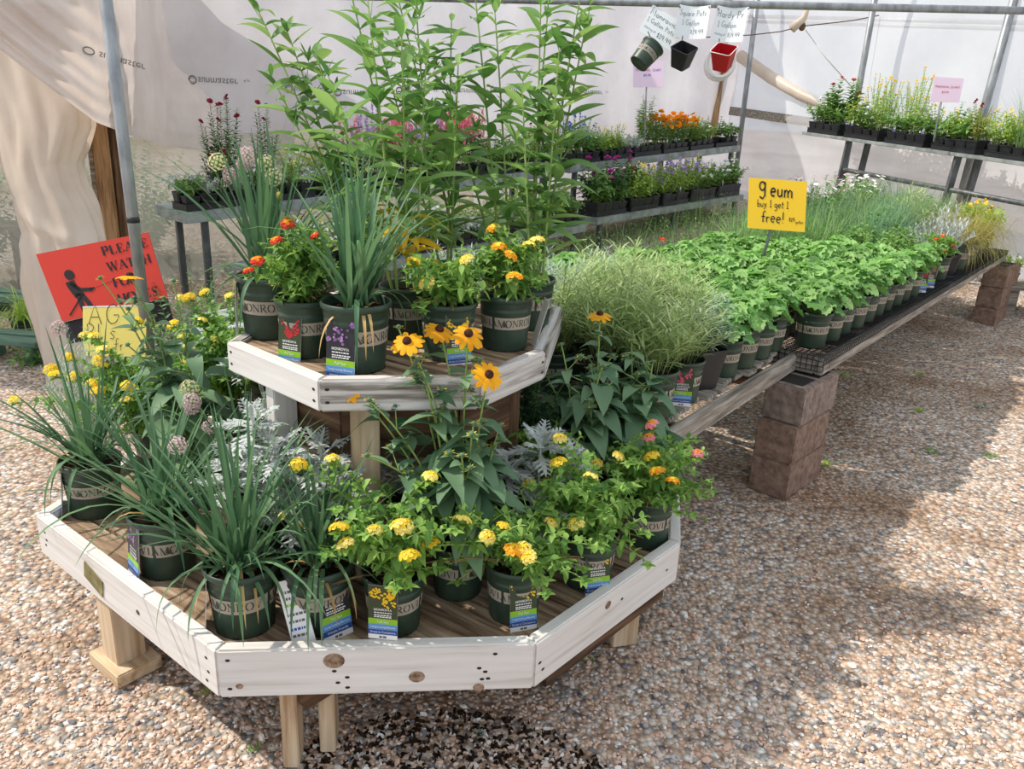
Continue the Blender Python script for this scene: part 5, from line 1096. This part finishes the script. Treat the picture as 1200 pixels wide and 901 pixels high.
def g_tall(root, seed, tips, fillers=3, yellow=()):
    rnd = random.Random(seed); mb = MB(); sm = MB(); z0 = .145
    for i, tp in enumerate(tips):
        tp = V(tp); b = V((rnd.gauss(0, .025), rnd.gauss(0, .025), z0)); ctl = b.lerp(tp, .55) + V((0, 0, (tp.z - z0) * .06)); sm.tube(bez(b, ctl, tp, 10), .0048, .002, 6, 0, False)
        ln = (tp - b).length; n = int(ln / .056); a = rnd.uniform(0, 6)
        for k in range(n + 1):
            t = .10 + .90 * k / n; p = b * (1 - t) ** 2 + ctl * 2 * t * (1 - t) + tp * t * t; a += PI / 2 + rnd.uniform(-.35, .35)
            L = rnd.uniform(.13, .19) * (1 if t < .8 else 1 - 2.2 * (t - .8)); W = L * rnd.uniform(.19, .27)
            for s in (0, PI):
                if rnd.random() < .08: continue
                leaf(mb, p, pol(a + s + rnd.uniform(-.2, .2), rnd.uniform(.15, .75) + max(0, t - .85) * 3), L * rnd.uniform(.8, 1.1), W, lance, rnd.uniform(.05, .45), .45, 7, 1 if (t < .22 and k % 3 == 0 and i in yellow) else 0, rnd.uniform(-.45, .45))
            if rnd.random() < .26 and .15 < t < .85:
                q = p + pol(a + .8, 1.0) * rnd.uniform(.05, .10); sm.tube([p, q], .0018, .0012, 4, 0, False)
                for j in range(5): leaf(mb, q, pol(j * 1.3, rnd.uniform(.6, 1.2)), rnd.uniform(.05, .08), .011, lance, .1, .3, 4, 0)
    part('foliage', mb.mesh('foliage', [M['lf_tall'], M['lf_yellow']]), root); part('stem', sm.mesh('stem', [M['stem']]), root)
    if yellow:
        ym = MB()
        for k in range(11):
            a = k * 2.4; p = V((.01 * math.cos(a), .01 * math.sin(a), z0 + .15 + .022 * (k % 5))); leaf(ym, p, pol(a, rnd.uniform(.1, .6)), rnd.uniform(.11, .16), .028, lance, rnd.uniform(.3, .8), .35, 6, 0, rnd.uniform(-.4, .4))
        part('yellowed_foliage', ym.mesh('yellowed_foliage', [M['lf_yellow']]), root)
def tall(xy_, label, seed, tips, yellow=()):
    root = pot_root('potted_tall_perennial', (*xy_, UD), 0, seed * .7); tag(root, label, 'potted plant', 'tall willow-leaved plants at the back of the riser')
    L = w2l(root); t0 = depth((*xy_, UD + .5)); g_tall(root, seed, [L(a, b, t0 + e) for a, b, e in tips], 3, yellow); return root
tall((-.335, 2.43), 'tall willow-leaved plant with yellowed lower leaves, behind the front alliums of the riser', 81, [(428, -25, 0), (406, -30, .1), (470, 25, -.05), (500, 60, .05), (385, 90, -.1)], (0, 1, 2, 3))
tall((-.52, 2.66), 'tall willow-leaved plant at the back left of the riser', 82, [(290, -15, 0), (337, 38, .05), (370, 55, -.05), (318, 90, .1)])
tall((-.24, 2.78), 'tall willow-leaved plant at the middle back of the riser', 83, [(484, -40, 0), (459, -30, .1), (537, 75, -.1), (529, 25, 0), (440, 40, .1)])
tall((-.05, 2.86), 'tall willow-leaved plant at the back of the riser, just left of the rightmost tall plant', 84, [(554, -30, 0), (580, 15, 0), (520, 95, .05)])
tall((.045, 2.62), 'tall willow-leaved plant with fanned stems at the right of the riser', 85, [(634, -10, 0), (682, -15, 0), (692, 5, .05), (645, -25, .1), (612, 110, -.05), (655, 60, -.05)])

# ------------------------------------------------------------------ benches of potted plants: build one of a kind, then copy
PROTO = {}
def spawn(key, build, loc, rz, sc=1.0):
    if key not in PROTO:
        root = build(); PROTO[key] = root; o = root
    else: o = copy_tree(PROTO[key])
    o.location = loc; o.rotation_euler = (0, 0, rz); o.scale = (sc,) * 3
    return o
rnd = random.Random(77)
def b_geum(i):
    def f():
        root = pot_root('potted_geum', (0, 0, 0), 0, 0); g_geum(root, 100 + i, 40, flowers=[(.02, -.03, .36)] if i == 3 else ()); return root
    return f
def b_simple(name, fn, *a, pot=True, **kw):
    def f():
        root = pot_root(name, (0, 0, 0)); fn(root, *a, **kw); return root
    return f
def b_black(name, fn, *a, sc=1.0, mesh=None, **kw):
    def f():
        root = empty(name); p = part('pot', mesh or SQ, root); part('soil', SQS, root); fn(root, *a, **kw)
        return root
    return f
ROWN = ('front', 'second', 'third', 'fourth', 'fifth', 'back')
INS = (.125, .33, .54, .75, .96, 1.17)
cnt = {}
def bench_plant(P, s, r, bz, bname, kind, desc, build, nvar, jit=.012, sc=None, rz=None):
    p = P(s + rnd.uniform(-jit, jit), INS[r] + rnd.uniform(-jit, jit)); i = cnt.get((bname, r), 0); cnt[(bname, r)] = i + 1; v = rnd.randrange(nvar)
    o = spawn((kind, v), build(v), (p.x, p.y, bz), rnd.uniform(0, 6.28) if rz is None else rz, sc or rnd.uniform(.96, 1.1))
    tag(o, f"{desc}, {ordn(i)} along the {ROWN[r]} row of the {bname}", 'potted plant', f"potted {kind} plants on the {bname}"); return o
SB, WB = 'slatted bench', 'wire-topped bench'
geum = lambda v: b_geum(v); GD = 'leafy geum in green pot'
needle = lambda v: b_simple('potted_amsonia', g_needle, 120 + v, 36, (.16, .36), .19, lf=(.06, .10), w=.0065, gap=.010, mat='lf_needle', el=.55)
lav = lambda v: b_simple('potted_lavender', g_needle, 130 + v, 44, (.18, .32), .16, lf=(.035, .055), w=.0055, gap=.008, mat='lf_lav', el=.8)
greyr = lambda v: b_black('potted_wallflower', g_needle, 140 + v, 30, (.14, .25), .13, .09, (.045, .065), .008, .010, 'lf_grey', .4)
# slatted bench
root = empty('potted_wallflower'); part('pot', make_square_pot(.075, .165, .72), root); mbs = MB(); mbs.quad((-.065, -.065, .15), (.065, -.065, .15), (.065, .065, .15), (-.065, .065, .15)); part('soil', mbs.mesh('soil', [M['soil']], False), root)
g_needle(root, 141, 34, (.10, .26), .14, .15, (.05, .075), .009, .011, 'lf_grey', .35); p = P1(.565, .13); root.location = (p.x, p.y, BZ1); root.rotation_euler = (0, 0, .5); tag(root, 'grey-green wallflower in a black square pot at the front of the slatted bench', 'potted plant')
root = pot_root('potted_phlox', (*P1(.37, .12), BZ1), 0, 1.0); tag(root, 'plant with narrow leaves and a pink-flowered tag, nearest the display table on the slatted bench', 'potted plant'); g_needle(root, 142, 30, (.14, .32), .17, lf=(.055, .09), w=.006, gap=.010, mat='lf_needle', el=.5); add_tag(root, 'pink', 4.6, .0, .1)
bench_plant(P1, .13, 0, BZ1, SB, 'amsonia', 'narrow-leaved yellow-green plant in pot', needle, 2, .004)
for s in (.78, .965, 1.15, 1.33): bench_plant(P1, s, 0, BZ1, SB, 'geum', GD, geum, 3, .006, rz=rnd.uniform(-2.6, -2.0))
for r in range(1, 6):
    for k in range(7):
        s = .12 + .205 * k + .03 * (r % 2)
        if s > B1L - .08: continue
        if r <= 2 and k <= 3: bench_plant(P1, s, r, BZ1, SB, 'amsonia', 'narrow-leaved yellow-green plant in pot', needle, 2)
        elif r >= 3 and k <= 2 + (r < 4): bench_plant(P1, s, r, BZ1, SB, 'lavender', 'grey-green lavender in pot', lav, 2)
        else: bench_plant(P1, s, r, BZ1, SB, 'geum', GD, geum, 3)
# wire-topped bench
mint = lambda v: b_simple('potted_perennial', g_bush, 150 + v, 18, (.12, .24), .12, .145, (.04, .06), .5, 'lf_mid', gap=.026)
chive = lambda v: b_simple('potted_chive', g_grass, 160 + v, 130, (.26, .42), .0042, mat='lf_grass')
fescue = lambda v: b_simple('potted_fescue', g_grass, 170 + v, 170, (.25, .42), .0036, mat='lf_blue', droop=(.1, 1.5), base=.04)
phlox = lambda v: b_simple('potted_phlox', g_needle, 180 + v, 30, (.14, .26), .14, lf=(.025, .04), w=.008, gap=.013, mat='lf_mid', el=.5, flowers=('pt_white', 'pt_mauve')[v], nfl=12)
silver = lambda v: b_black('potted_santolina', g_needle, 190, 34, (.14, .26), .13, .09, (.03, .045), .005, .009, 'lf_silver', .9)
aspar = lambda v: b_simple('potted_trailing_plant', g_grass, 195, 190, (.25, .45), .0034, mat='lf_olive', droop=(1.2, 3.2), base=.05, el=(.3, 1.3))
s = .17
while s < 1.95: bench_plant(P2, s, 0, BZ2, WB, 'geum', GD, geum, 3, .008, rz=rnd.uniform(-2.6, -2.0)); s += .19
for r in range(1, 6):
    s = .13 + .05 * (r % 2)
    while s < B2L - .15:
        if s < (1.9, 1.9, 1.75, 1.6, 1.45)[r - 1]: bench_plant(P2, s, r, BZ2, WB, 'geum', GD, geum, 3 if rnd.random() < .88 else 4); s += .205
        elif r == 1: 
            if s < 2.55: bench_plant(P2, s, r, BZ2, WB, 'mint', 'bright green bushy plant in pot', mint, 2)
            elif s < 3.2: bench_plant(P2, s, r, BZ2, WB, 'santolina', 'silvery needle-leaved plant in black pot', silver, 1)
            else: bench_plant(P2, s, r, BZ2, WB, 'trailing', 'yellow-green trailing plant in pot', aspar, 1)
            s += .22
        elif r == 5 and s > 2.2: bench_plant(P2, s, r, BZ2, WB, 'phlox', 'white-flowered phlox in pot', phlox, 2, sc=1.55); s += .24
        elif s < 2.4: bench_plant(P2, s, r, BZ2, WB, 'mint', 'bright green bushy plant in pot', mint, 2) if r == 2 else bench_plant(P2, s, r, BZ2, WB, 'chive', 'grassy chive in pot', chive, 2); s += .23
        else:
            q = rnd.random()
            if q < .42: bench_plant(P2, s, r, BZ2, WB, 'fescue', 'blue-green grass tuft in pot', fescue, 3, sc=rnd.uniform(.85, 1.2))
            elif q < .72: bench_plant(P2, s, r, BZ2, WB, 'chive', 'grassy chive in pot', chive, 2, sc=rnd.uniform(.9, 1.15))
            elif q < .86: bench_plant(P2, s, r, BZ2, WB, 'amsonia', 'narrow-leaved yellow-green plant in pot', needle, 2, sc=rnd.uniform(1.0, 1.2))
            else: bench_plant(P2, s, r, BZ2, WB, 'mint', 'bright green bushy plant in pot', mint, 2, sc=rnd.uniform(1.1, 1.35))
            s += .24
def front2(s, name, label, fn, *a, tg=None, band=-2.4, ins=.13, **kw):
    p = P2(s, ins); root = pot_root(name, (p.x, p.y, BZ2), 0, band); tag(root, label, 'potted plant'); fn(root, *a, **kw)
    if tg: add_tag(root, *tg)
    return root
front2(2.10, 'potted_geum', 'leafy geum in green pot with a red-flowered tag, past the row of geums', g_geum, 201, 30, tg=('red', 4.7, 0, .05))
front2(2.32, 'potted_perennial', 'bright green plant with a magenta-flowered tag, front edge of the wire-topped bench', g_bush, 202, 16, (.1, .2), .11, .145, (.04, .06), .5, 'lf_mid', tg=('pink', 4.7, 0, .05))
front2(2.66, 'potted_penta', 'red-flowered penta in green pot standing alone near the far end of the wire-topped bench', g_lantana, 203, [(.05, -.06, .24, 'red'), (-.06, -.02, .27, 'red'), (.02, .05, .29, 'red'), (-.02, -.1, .2, 'red')], extra=14, R=.13, H=(.04, .16))
p = P2(2.95, .15); o = spawn(('santolina', 0), silver(0), (p.x, p.y, BZ2), 0, 1.5); tag(o, 'large silvery santolina in a black square pot at the front of the wire-topped bench', 'potted plant')
for k, (s, i_) in enumerate(((3.25, .14), (3.5, .15), (3.75, .16), (4.0, .16))):
    p = P2(s, i_); o = spawn(('trailing', 0), aspar(0), (p.x, p.y, BZ2), k * 2.0, 1.25); tag(o, ('yellow-green trailing plant spilling over the far block stack', 'trailing plant just beyond the far block stack', 'trailing plant second beyond the far block stack', 'trailing plant third beyond the far block stack')[k], 'potted plant', 'trailing plants at the far end of the wire-topped bench')
for k, (s, i_) in enumerate(((4.28, .2), (4.58, .24))):
    p = P2(s, i_); o = spawn(('tub', 0), b_black('potted_sedum', g_bush, 205, 22, (.05, .16), .11, .09, (.03, .05), .45, 'lf_lime', 'pt_yellow', 5, .012), (p.x, p.y, BZ2), k, 1.9); tag(o, ('yellow-green plant in a large black tub at the wire-topped bench end, nearer one', 'yellow-green plant in a large black tub at the far end of the bench, last one')[k], 'potted plant', 'black tubs at the far end of the wire-topped bench')
# petunia on a low shelf beyond the far stack, tufts on the ground
lsh = at(1205, 336, 7.3); ls_ = empty('low_shelf', (lsh.x, lsh.y, 0)); tag(ls_, 'low plank shelf at the far right edge under the petunias', 'shelf'); boxpart(ls_, 'plank', (-.25, 0, lsh.z - .04), (1.0, .4, lsh.z), M['grey_wood']); boxpart(ls_, 'leg', (-.1, .1, 0), (0, .2, lsh.z - .04), M['grey_wood']); boxpart(ls_, 'leg', (.8, .1, 0), (.9, .2, lsh.z - .04), M['grey_wood'])
for k, dx in enumerate((-.08, .2)):
    root = empty('potted_petunia', (lsh.x + dx, lsh.y + .17, lsh.z)); part('pot', SQ, root); part('soil', SQS, root); tag(root, ('white-flowered petunia on the low shelf beyond the far block stack', 'white-flowered petunia at the far right edge of the low shelf')[k], 'potted plant', 'petunias on the low shelf')
    g_bush(root, 210 + k, 18, (.1, .22), .16, .09, (.03, .05), .55, 'lf_lime', 'pt_white', 4, .02)

# ------------------------------------------------------------------ small pots in trays on the shelves and trestle table
def make_tray(L=.54, W=.27, h=.055):
    mb = MB(); t = .004; mb.box((0, 0, 0), (L, W, .004)); 
    for a, b in (((0, 0, 0), (L, t, h)), ((0, W - t, 0), (L, W, h)), ((0, 0, 0), (t, W, h)), ((L - t, 0, 0), (L, W, h)), ((-.006, -.006, h - .006), (L + .006, t, h)), ((-.006, W - t, h - .006), (L + .006, W + .006, h)), ((-.006, 0, h - .006), (t, W, h)), ((L - t, 0, h - .006), (L + .006, W, h))): mb.box(a, b)
    return mb.mesh('growing_tray', [M['black_plastic']], False)
TRAY = make_tray()
def stub_tag():
    mb = MB(); mb.box((-.011, -.0006, 0), (.011, .0006, .055)); mb.add([V((-.011, -.0006, .055)), V((.011, -.0006, .055)), V((.011, .0006, .055)), V((-.011, .0006, .055)), V((0, 0, .068))], ((0, 1, 4), (1, 2, 4), (2, 3, 4), (3, 0, 4))); mb.quad((-.009, -.0012, .01), (.009, -.0012, .01), (.009, -.0012, .035), (-.009, -.0012, .035), 1)
    return mb.mesh('plant_tag', [M['tag_white'], M['ink_blue']], False)
STUB = stub_tag()
SM = {
 'blue': ('blue-flowered perennial', lambda r, v: g_bush(r, 300 + v, 12, (.12, .26), .07, .09, (.022, .036), .4, 'lf_mid', 'pt_blue', 12, .009, 0, 5)),
 'pinkspike': ('pink-spiked perennial', lambda r, v: g_bush(r, 310 + v, 12, (.14, .30), .07, .09, (.022, .035), .4, 'lf_dark', 'pt_pink', 12, spike=True)),
 'lilacspike': ('lilac-spiked perennial', lambda r, v: g_bush(r, 315 + v, 12, (.14, .30), .07, .09, (.022, .035), .4, 'lf_dark', 'pt_lilac', 12, spike=True)),
 'silver': ('low silvery perennial', lambda r, v: g_bush(r, 320 + v, 16, (.03, .10), .08, .09, (.018, .028), .5, 'lf_silver', gap=.014)),
 'tall': ('tall upright leafy perennial', lambda r, v: g_bush(r, 330 + v, 5, (.26, .42), .04, .09, (.035, .055), .3, 'lf_mid', gap=.022)),
 'marigold': ('orange marigold', lambda r, v: g_bush(r, 340 + v, 12, (.12, .22), .07, .09, (.025, .04), .35, 'lf_mid', 'pt_marigold', 7, .024, .006, 9)),
 'white': ('white-flowered perennial', lambda r, v: g_bush(r, 350 + v, 13, (.06, .16), .08, .09, (.022, .034), .5, 'lf_mid', 'pt_white', 8, .013)),
 'lime': ('yellow-green perennial', lambda r, v: g_bush(r, 360 + v, 14, (.06, .2), .08, .09, (.022, .036), .45, 'lf_lime', 'pt_pale', 4, .010)),
 'lilac': ('lilac-flowered perennial', lambda r, v: g_bush(r, 370 + v, 14, (.08, .2), .09, .09, (.02, .03), .45, 'lf_lime', 'pt_lilac', 9, .011)),
 'magenta': ('dark-leaved perennial with magenta flowers', lambda r, v: g_bush(r, 380 + v, 14, (.08, .22), .08, .09, (.03, .05), .42, 'lf_dark', 'pt_magenta', 3, .020)),
 'green': ('green leafy perennial', lambda r, v: g_bush(r, 390 + v, 14, (.06, .18), .08, .09, (.026, .045), .5, 'lf_mid')),
 'olive': ('brownish wispy perennial', lambda r, v: g_bush(r, 400 + v, 11, (.08, .26), .07, .09, (.016, .03), .35, 'lf_olive', 'pt_dkred', 4, .010)),
 'airy': ('airy wildflower', lambda r, v: g_bush(r, 410 + v, 12, (.16, .40), .10, .09, (.022, .034), .3, 'lf_lime', 'pt_yellow', 5, .010)),
 'redcone': ('coneflower with a red bloom', lambda r, v: g_bush(r, 420 + v, 7, (.14, .36), .07, .09, (.05, .08), .4, 'lf_mid', 'pt_red', 2, .018, 0, 9)),
 'grass': ('grey-green grassy perennial', lambda r, v: g_grass(r, 430 + v, 90, (.16, .34), .003, .09, (.1, .6), 'lf_grass', .022, (1.0, 1.5))),
 'yarrow': ('dark red yarrow', lambda r, v: g_bush(r, 440 + v, 11, (.14, .46), .08, .09, (.03, .045), .22, 'lf_dark', 'pt_dkred', 5, .016, .0, 7, gap=.013)),
}
def small(kind, v, loc, rz, where, sc=1.0, mesh=None):
    desc, fn = SM[kind]
    def build():
        root = empty('potted_perennial'); part('pot', mesh or SQ, root); part('soil', SQS, root); fn(root, v)
        for ch in KIDS[root]:
            if ch.name.split('.')[0] in ('foliage', 'stem', 'blossoms'): ch.scale = (1.55,) * 3; ch.location.z = .09 * (1 - 1.55)
        if v % 2 == 0: part('plant_tag', STUB, root, (.02, -.045, .085), (-.1, 0, .1))
        return root
    o = spawn((kind, v, id(mesh)), build, loc, rz, sc); tag(o, f"{desc} {where}", 'potted plant', f"{desc}s on the shelves"); return o
def run(a, b, bk, kinds, shelf_name, back_off, n_rows=2, per=4, tray_gap=.05, z_off=0, sc=1.0, vis=None):
    """trays from a to b, each with pots; kinds(f) picks the plant at fraction f along the run"""
    d = (b - a); L = d.length; dn = d / L; ang = math.atan2(dn.y, dn.x); nt = int(L / (.54 + tray_gap)); ids = [0] * n_rows
    for k in range(nt):
        s0 = (k + .5) * L / nt - .27; o = a + dn * s0 + bk * back_off
        t = spawn(('tray',), lambda: link('growing_tray', TRAY), o + UP * .001, ang); t.rotation_euler = (0, -math.asin(dn.z), ang)
        tag(t, f"black growing tray, {ordn(k)} from the near end of the {shelf_name}", 'tray', 'black growing trays')
        for r in range(n_rows):
            for i in range(per):
                s = s0 + .54 * (i + .5) / per; f = s / L; kd = kinds(f, r)
                if kd is None: continue
                p = a + dn * s + bk * (back_off + .07 + .13 * r) + UP * .006
                small(kd, rnd.randrange(2), p, rnd.choice((0, PI / 2, PI, -PI / 2)) + ang + rnd.uniform(-.08, .08), f"in {('front', 'back')[r]} row of the {shelf_name}, {ordn(ids[r])} along", rnd.uniform(.95, 1.15) * sc); ids[r] += 1
def pick(tab):
    def f(x, r):
        for e, ks in tab:
            if x <= e: return rnd.choice(ks)
        return rnd.choice(tab[-1][1])
    return f
bk = V((sback.x, sback.y, 0))
run(SH0, SH1, bk, pick([(.10, ['silver', 'green', 'yarrow', 'lime']), (.22, ['yarrow', 'green', 'white', 'silver']), (.38, ['white', 'silver', 'lime']), (.55, ['pinkspike', 'lilacspike', 'olive', 'white']), (.75, ['pinkspike', 'lilacspike', 'pinkspike', 'green']), (1, ['olive', 'pinkspike', 'green', 'white'])]), 'near upper shelf', .04, sc=1.12)
run(SH2, SH3, bk, pick([(.16, ['blue', 'green', 'blue']), (.30, ['blue', 'lime', 'green']), (.40, ['silver', 'tall', 'silver']), (.47, ['tall', 'green']), (.72, ['marigold']), (.85, ['lime', 'white']), (1, ['green', None])]), 'far upper shelf', .04, sc=1.05)
run(LO0, LO1, bk, pick([(.6, ['lime', 'silver', 'white']), (.85, ['silver', 'lime']), (1, ['green', 'lime'])]), 'near lower shelf', .05, sc=1.1)
run(LO2, LO3, bk, pick([(.14, ['magenta', 'green']), (.34, ['magenta', 'lime', 'green']), (.6, ['lime', 'lilac', 'lilac']), (.8, ['lilac', 'white', 'lime']), (1, ['white', 'green', 'white'])]), 'far lower shelf', .05, sc=1.35)
run(TA0, TA1, tb, pick([(.10, ['lime', 'green', 'white']), (.22, ['redcone', 'lime', 'green', 'tall']), (.45, ['airy', 'lime', 'green', 'airy', 'white']), (.62, ['lime', 'olive', 'green']), (.74, ['olive', 'olive', 'lime']), (1, ['grass'])]), 'trestle table', .03, sc=1.15)
for k in range(3):
    p = TA0.lerp(TA1, .655 + .028 * k) + tb * -.03 * 0 + UP * .001
    root = empty('potted_perennial', p + V((tdir.x, tdir.y, 0)) * 0 - tb * -.02, 0); 
    root.location = TA0.lerp(TA1, .50 + .045 * k) + tb * .345 + UP * .001
    part('pot', SQW, root); part('soil', SQS, root); SM['olive'][1](root, k); tag(root, ('brownish perennial in pale blue pot on the trestle table, nearest the pink card', 'brownish perennial in pale blue pot, middle one of three on the trestle table', 'brownish perennial in pale blue pot, farthest of three from the pink card')[k], 'potted plant', 'pale blue pots on the trestle table')
# weeds between the benches and the shelves
def weeds():
    rnd = random.Random(8); mb = MB()
    lo_a, lo_b = xy(LO0), xy(LO3); ld_ = (lo_b - lo_a).normalized()
    for k in range(5200):
        p = P2(rnd.uniform(-1.6, 6.5), BW + .06 + rnd.uniform(0, 1) ** 1.3 * 2.6)
        if (p - lo_a).dot(V((-ld_.y, ld_.x))) > .5: continue
        g = V((p.x, p.y, ground(p.x, p.y))); h = rnd.uniform(.15, .6)
        if rnd.random() < .55: blade(mb, g, pol(rnd.uniform(0, 6.28), rnd.uniform(1.0, 1.5)), h, .006, rnd.uniform(.1, 1.2), 5, 0)
        else:
            q = g + pol(rnd.uniform(0, 6.28), rnd.uniform(1.0, 1.5)) * h * .8
            for j in range(7): t = .25 + .12 * j; leaf(mb, g.lerp(q, t), pol(j * 2.4 + k, rnd.uniform(.2, .8)), rnd.uniform(.03, .05), .018, ovate, .2, .3, 3, 1)
    tag(link('weeds', mb.mesh('weeds', [M['lf_grass'], M['lf_mid']])), 'tall grass and weeds growing between the shelves and the benches', 'weeds', kind='stuff')
weeds()
# shrubs outside, seen through the clear lower sheet and the gap by the post
def big_shrub(loc, seed, label, H, R, mat, n=60, lf=(.06, .10)):
    root = empty('shrub', loc); tag(root, label, 'shrub'); g_bush(root, seed, n, (H * .4, H), R, .02, lf, .5, mat, gap=.05)
c = at(103, 195, 7.6); big_shrub((c.x, c.y, 0), 501, 'bright green bush in the gap between the curtain and the wooden post', 1.45, .42, 'lf_lime', 46, (.05, .09))
for k, (s, dd, m_) in enumerate(((1.9, -.8, 'lf_dark'), (3.4, -.9, 'lf_mid'), (4.9, -.9, 'lf_dark'))):
    p = WB0 + wdir * s + wn * dd; big_shrub((p.x, p.y, ground(p.x, p.y)), 502 + k, ('dark bush outside, dimly seen through the clear sheet beside the wooden post', 'green bush outside, dimly seen through the clear sheet behind the near shelf', 'dark bush outside, dimly seen through the clear sheet behind the tall plants')[k], 1.5, .7, m_, 60)
# plants at the far left edge
sh = at(-25, 262, 6.6); b_ = empty('plank_bench', (sh.x - .3, sh.y, 0), -.1); tag(b_, 'dark plank bench holding two plants at the far left edge', 'bench'); boxpart(b_, 'plank', (0, 0, sh.z - .04), (.62, .3, sh.z), M['brown_wood']); boxpart(b_, 'leg', (.05, .1, 0), (.11, .16, sh.z - .04), M['brown_post']); boxpart(b_, 'leg', (.5, .1, 0), (.56, .16, sh.z - .04), M['brown_post'])
root = pot_root('potted_grass', (sh.x + .02, sh.y + .10, sh.z), 0, .4, sc=1.2); tag(root, 'grassy plant in a pot on the dark plank bench at the far left edge', 'potted plant'); g_grass(root, 511, 80, (.2, .4), .008, mat='lf_lime')
root = pot_root('potted_spider_plant', (*xy(at(22, 345, 5.5)), .02), 0, .4); tag(root, 'drooping yellow-green strappy plant on the ground left of the plastic curtain', 'potted plant'); g_grass(root, 512, 90, (.22, .42), .009, mat='lf_lime', droop=(2.2, 4))
# weeds and seedlings in the gravel
def b_weed(v):
    def f():
        root = empty('gravel_weed'); mb = MB(); r = random.Random(600 + v)
        for k in range(26): leaf(mb, V((r.gauss(0, .02), r.gauss(0, .02), .0)), pol(r.uniform(0, 6.28), r.uniform(.3, 1.2)), r.uniform(.02, .05), .010, ovate, .3, .3, 3)
        part('foliage', mb.mesh('foliage', [M[('lf_lime', 'lf_mid', 'lf_grey')[v]]]), root); return root
    return f
W = [((1075, 482), 'on the right gravel, left of the far sunny patch'), ((1092, 530), 'on the right gravel below the middle'), ((1150, 478), 'by the right edge of the gravel'), ((1075, 440), 'in the shade strip right of the concrete blocks'), ((1160, 535), 'near the right edge halfway up the gravel'), ((1120, 570), 'in the bright gravel right of the block stack'), ((990, 440), 'in the shade right of the grey top block'), ((1060, 385), 'under the wire-topped bench'), ((838, 577), 'in the dark gravel left of the bottom block'), ((825, 610), 'right of the display table corner'), ((690, 775), 'under the right edge board of the table'), ((155, 780), 'beside the left foot of the table'), ((240, 812), 'under the front-left corner of the table'), ((298, 878), 'left of the front legs'), ((560, 860), 'in the dark mulch under the front board'), ((970, 545), 'right of the bottom brown block')]
for i, ((px, py), wh) in enumerate(W): g = atz(px, py, 0); o = spawn(('weed', i % 3), b_weed(i % 3), (g.x, g.y, .003), rnd.uniform(0, 6), .45 if py > 560 else .9); tag(o, f"small green weed in the gravel {wh}", 'weed', 'weeds in the gravel')
g = atz(1068, 395, 0); root = empty('rosemary_bush', (g.x - .15, g.y + .2, 0)); tag(root, 'dark green needle-leaved bush growing in the gravel under the wire-topped bench', 'bush'); g_needle(root, 520, 60, (.2, .36), .22, .0, (.03, .05), .004, .012, 'lf_dark', .9)
g = atz(1180, 372, 0); root = empty('gravel_weed', (g.x, g.y, 0)); tag(root, 'leafy weed at the foot of the far concrete block stack', 'weed'); g_bush(root, 521, 8, (.08, .22), .12, .0, (.03, .05), .5, 'lf_dark')
g = atz(38, 425, 0); root = empty('gravel_weed', (g.x, g.y, 0)); tag(root, 'broad-leaved weed on the gravel left of the curtain foot', 'weed'); g_bush(root, 522, 9, (.04, .12), .2, .0, (.05, .08), .6, 'lf_mid', gap=.04)
# ------------------------------------------------------------------ light and world (values tuned below)
w = bpy.data.worlds.new('world'); scn.world = w; w.use_nodes = True; nt = w.node_tree; bg = nt.nodes['Background']
bg.inputs[0].default_value = (.84, .91, 1.0, 1); bg.inputs[1].default_value = 1.02
sd_ = bpy.data.lights.new('sun', 'SUN'); sun = bpy.data.objects.new('sun', sd_); COL.objects.link(sun)
sd_.energy = 4.2; sd_.angle = math.radians(.8); sd_.color = (1, .93, .82)
SUN = V((-.80, .10, 1.0)).normalized(); sun.rotation_euler = SUN.to_track_quat('Z', 'Y').to_euler()
scn.view_settings.view_transform = 'Standard'; scn.view_settings.look = 'None'; scn.view_settings.exposure = 0.0; scn.view_settings.gamma = 1.0; scn.view_settings.use_curve_mapping = False
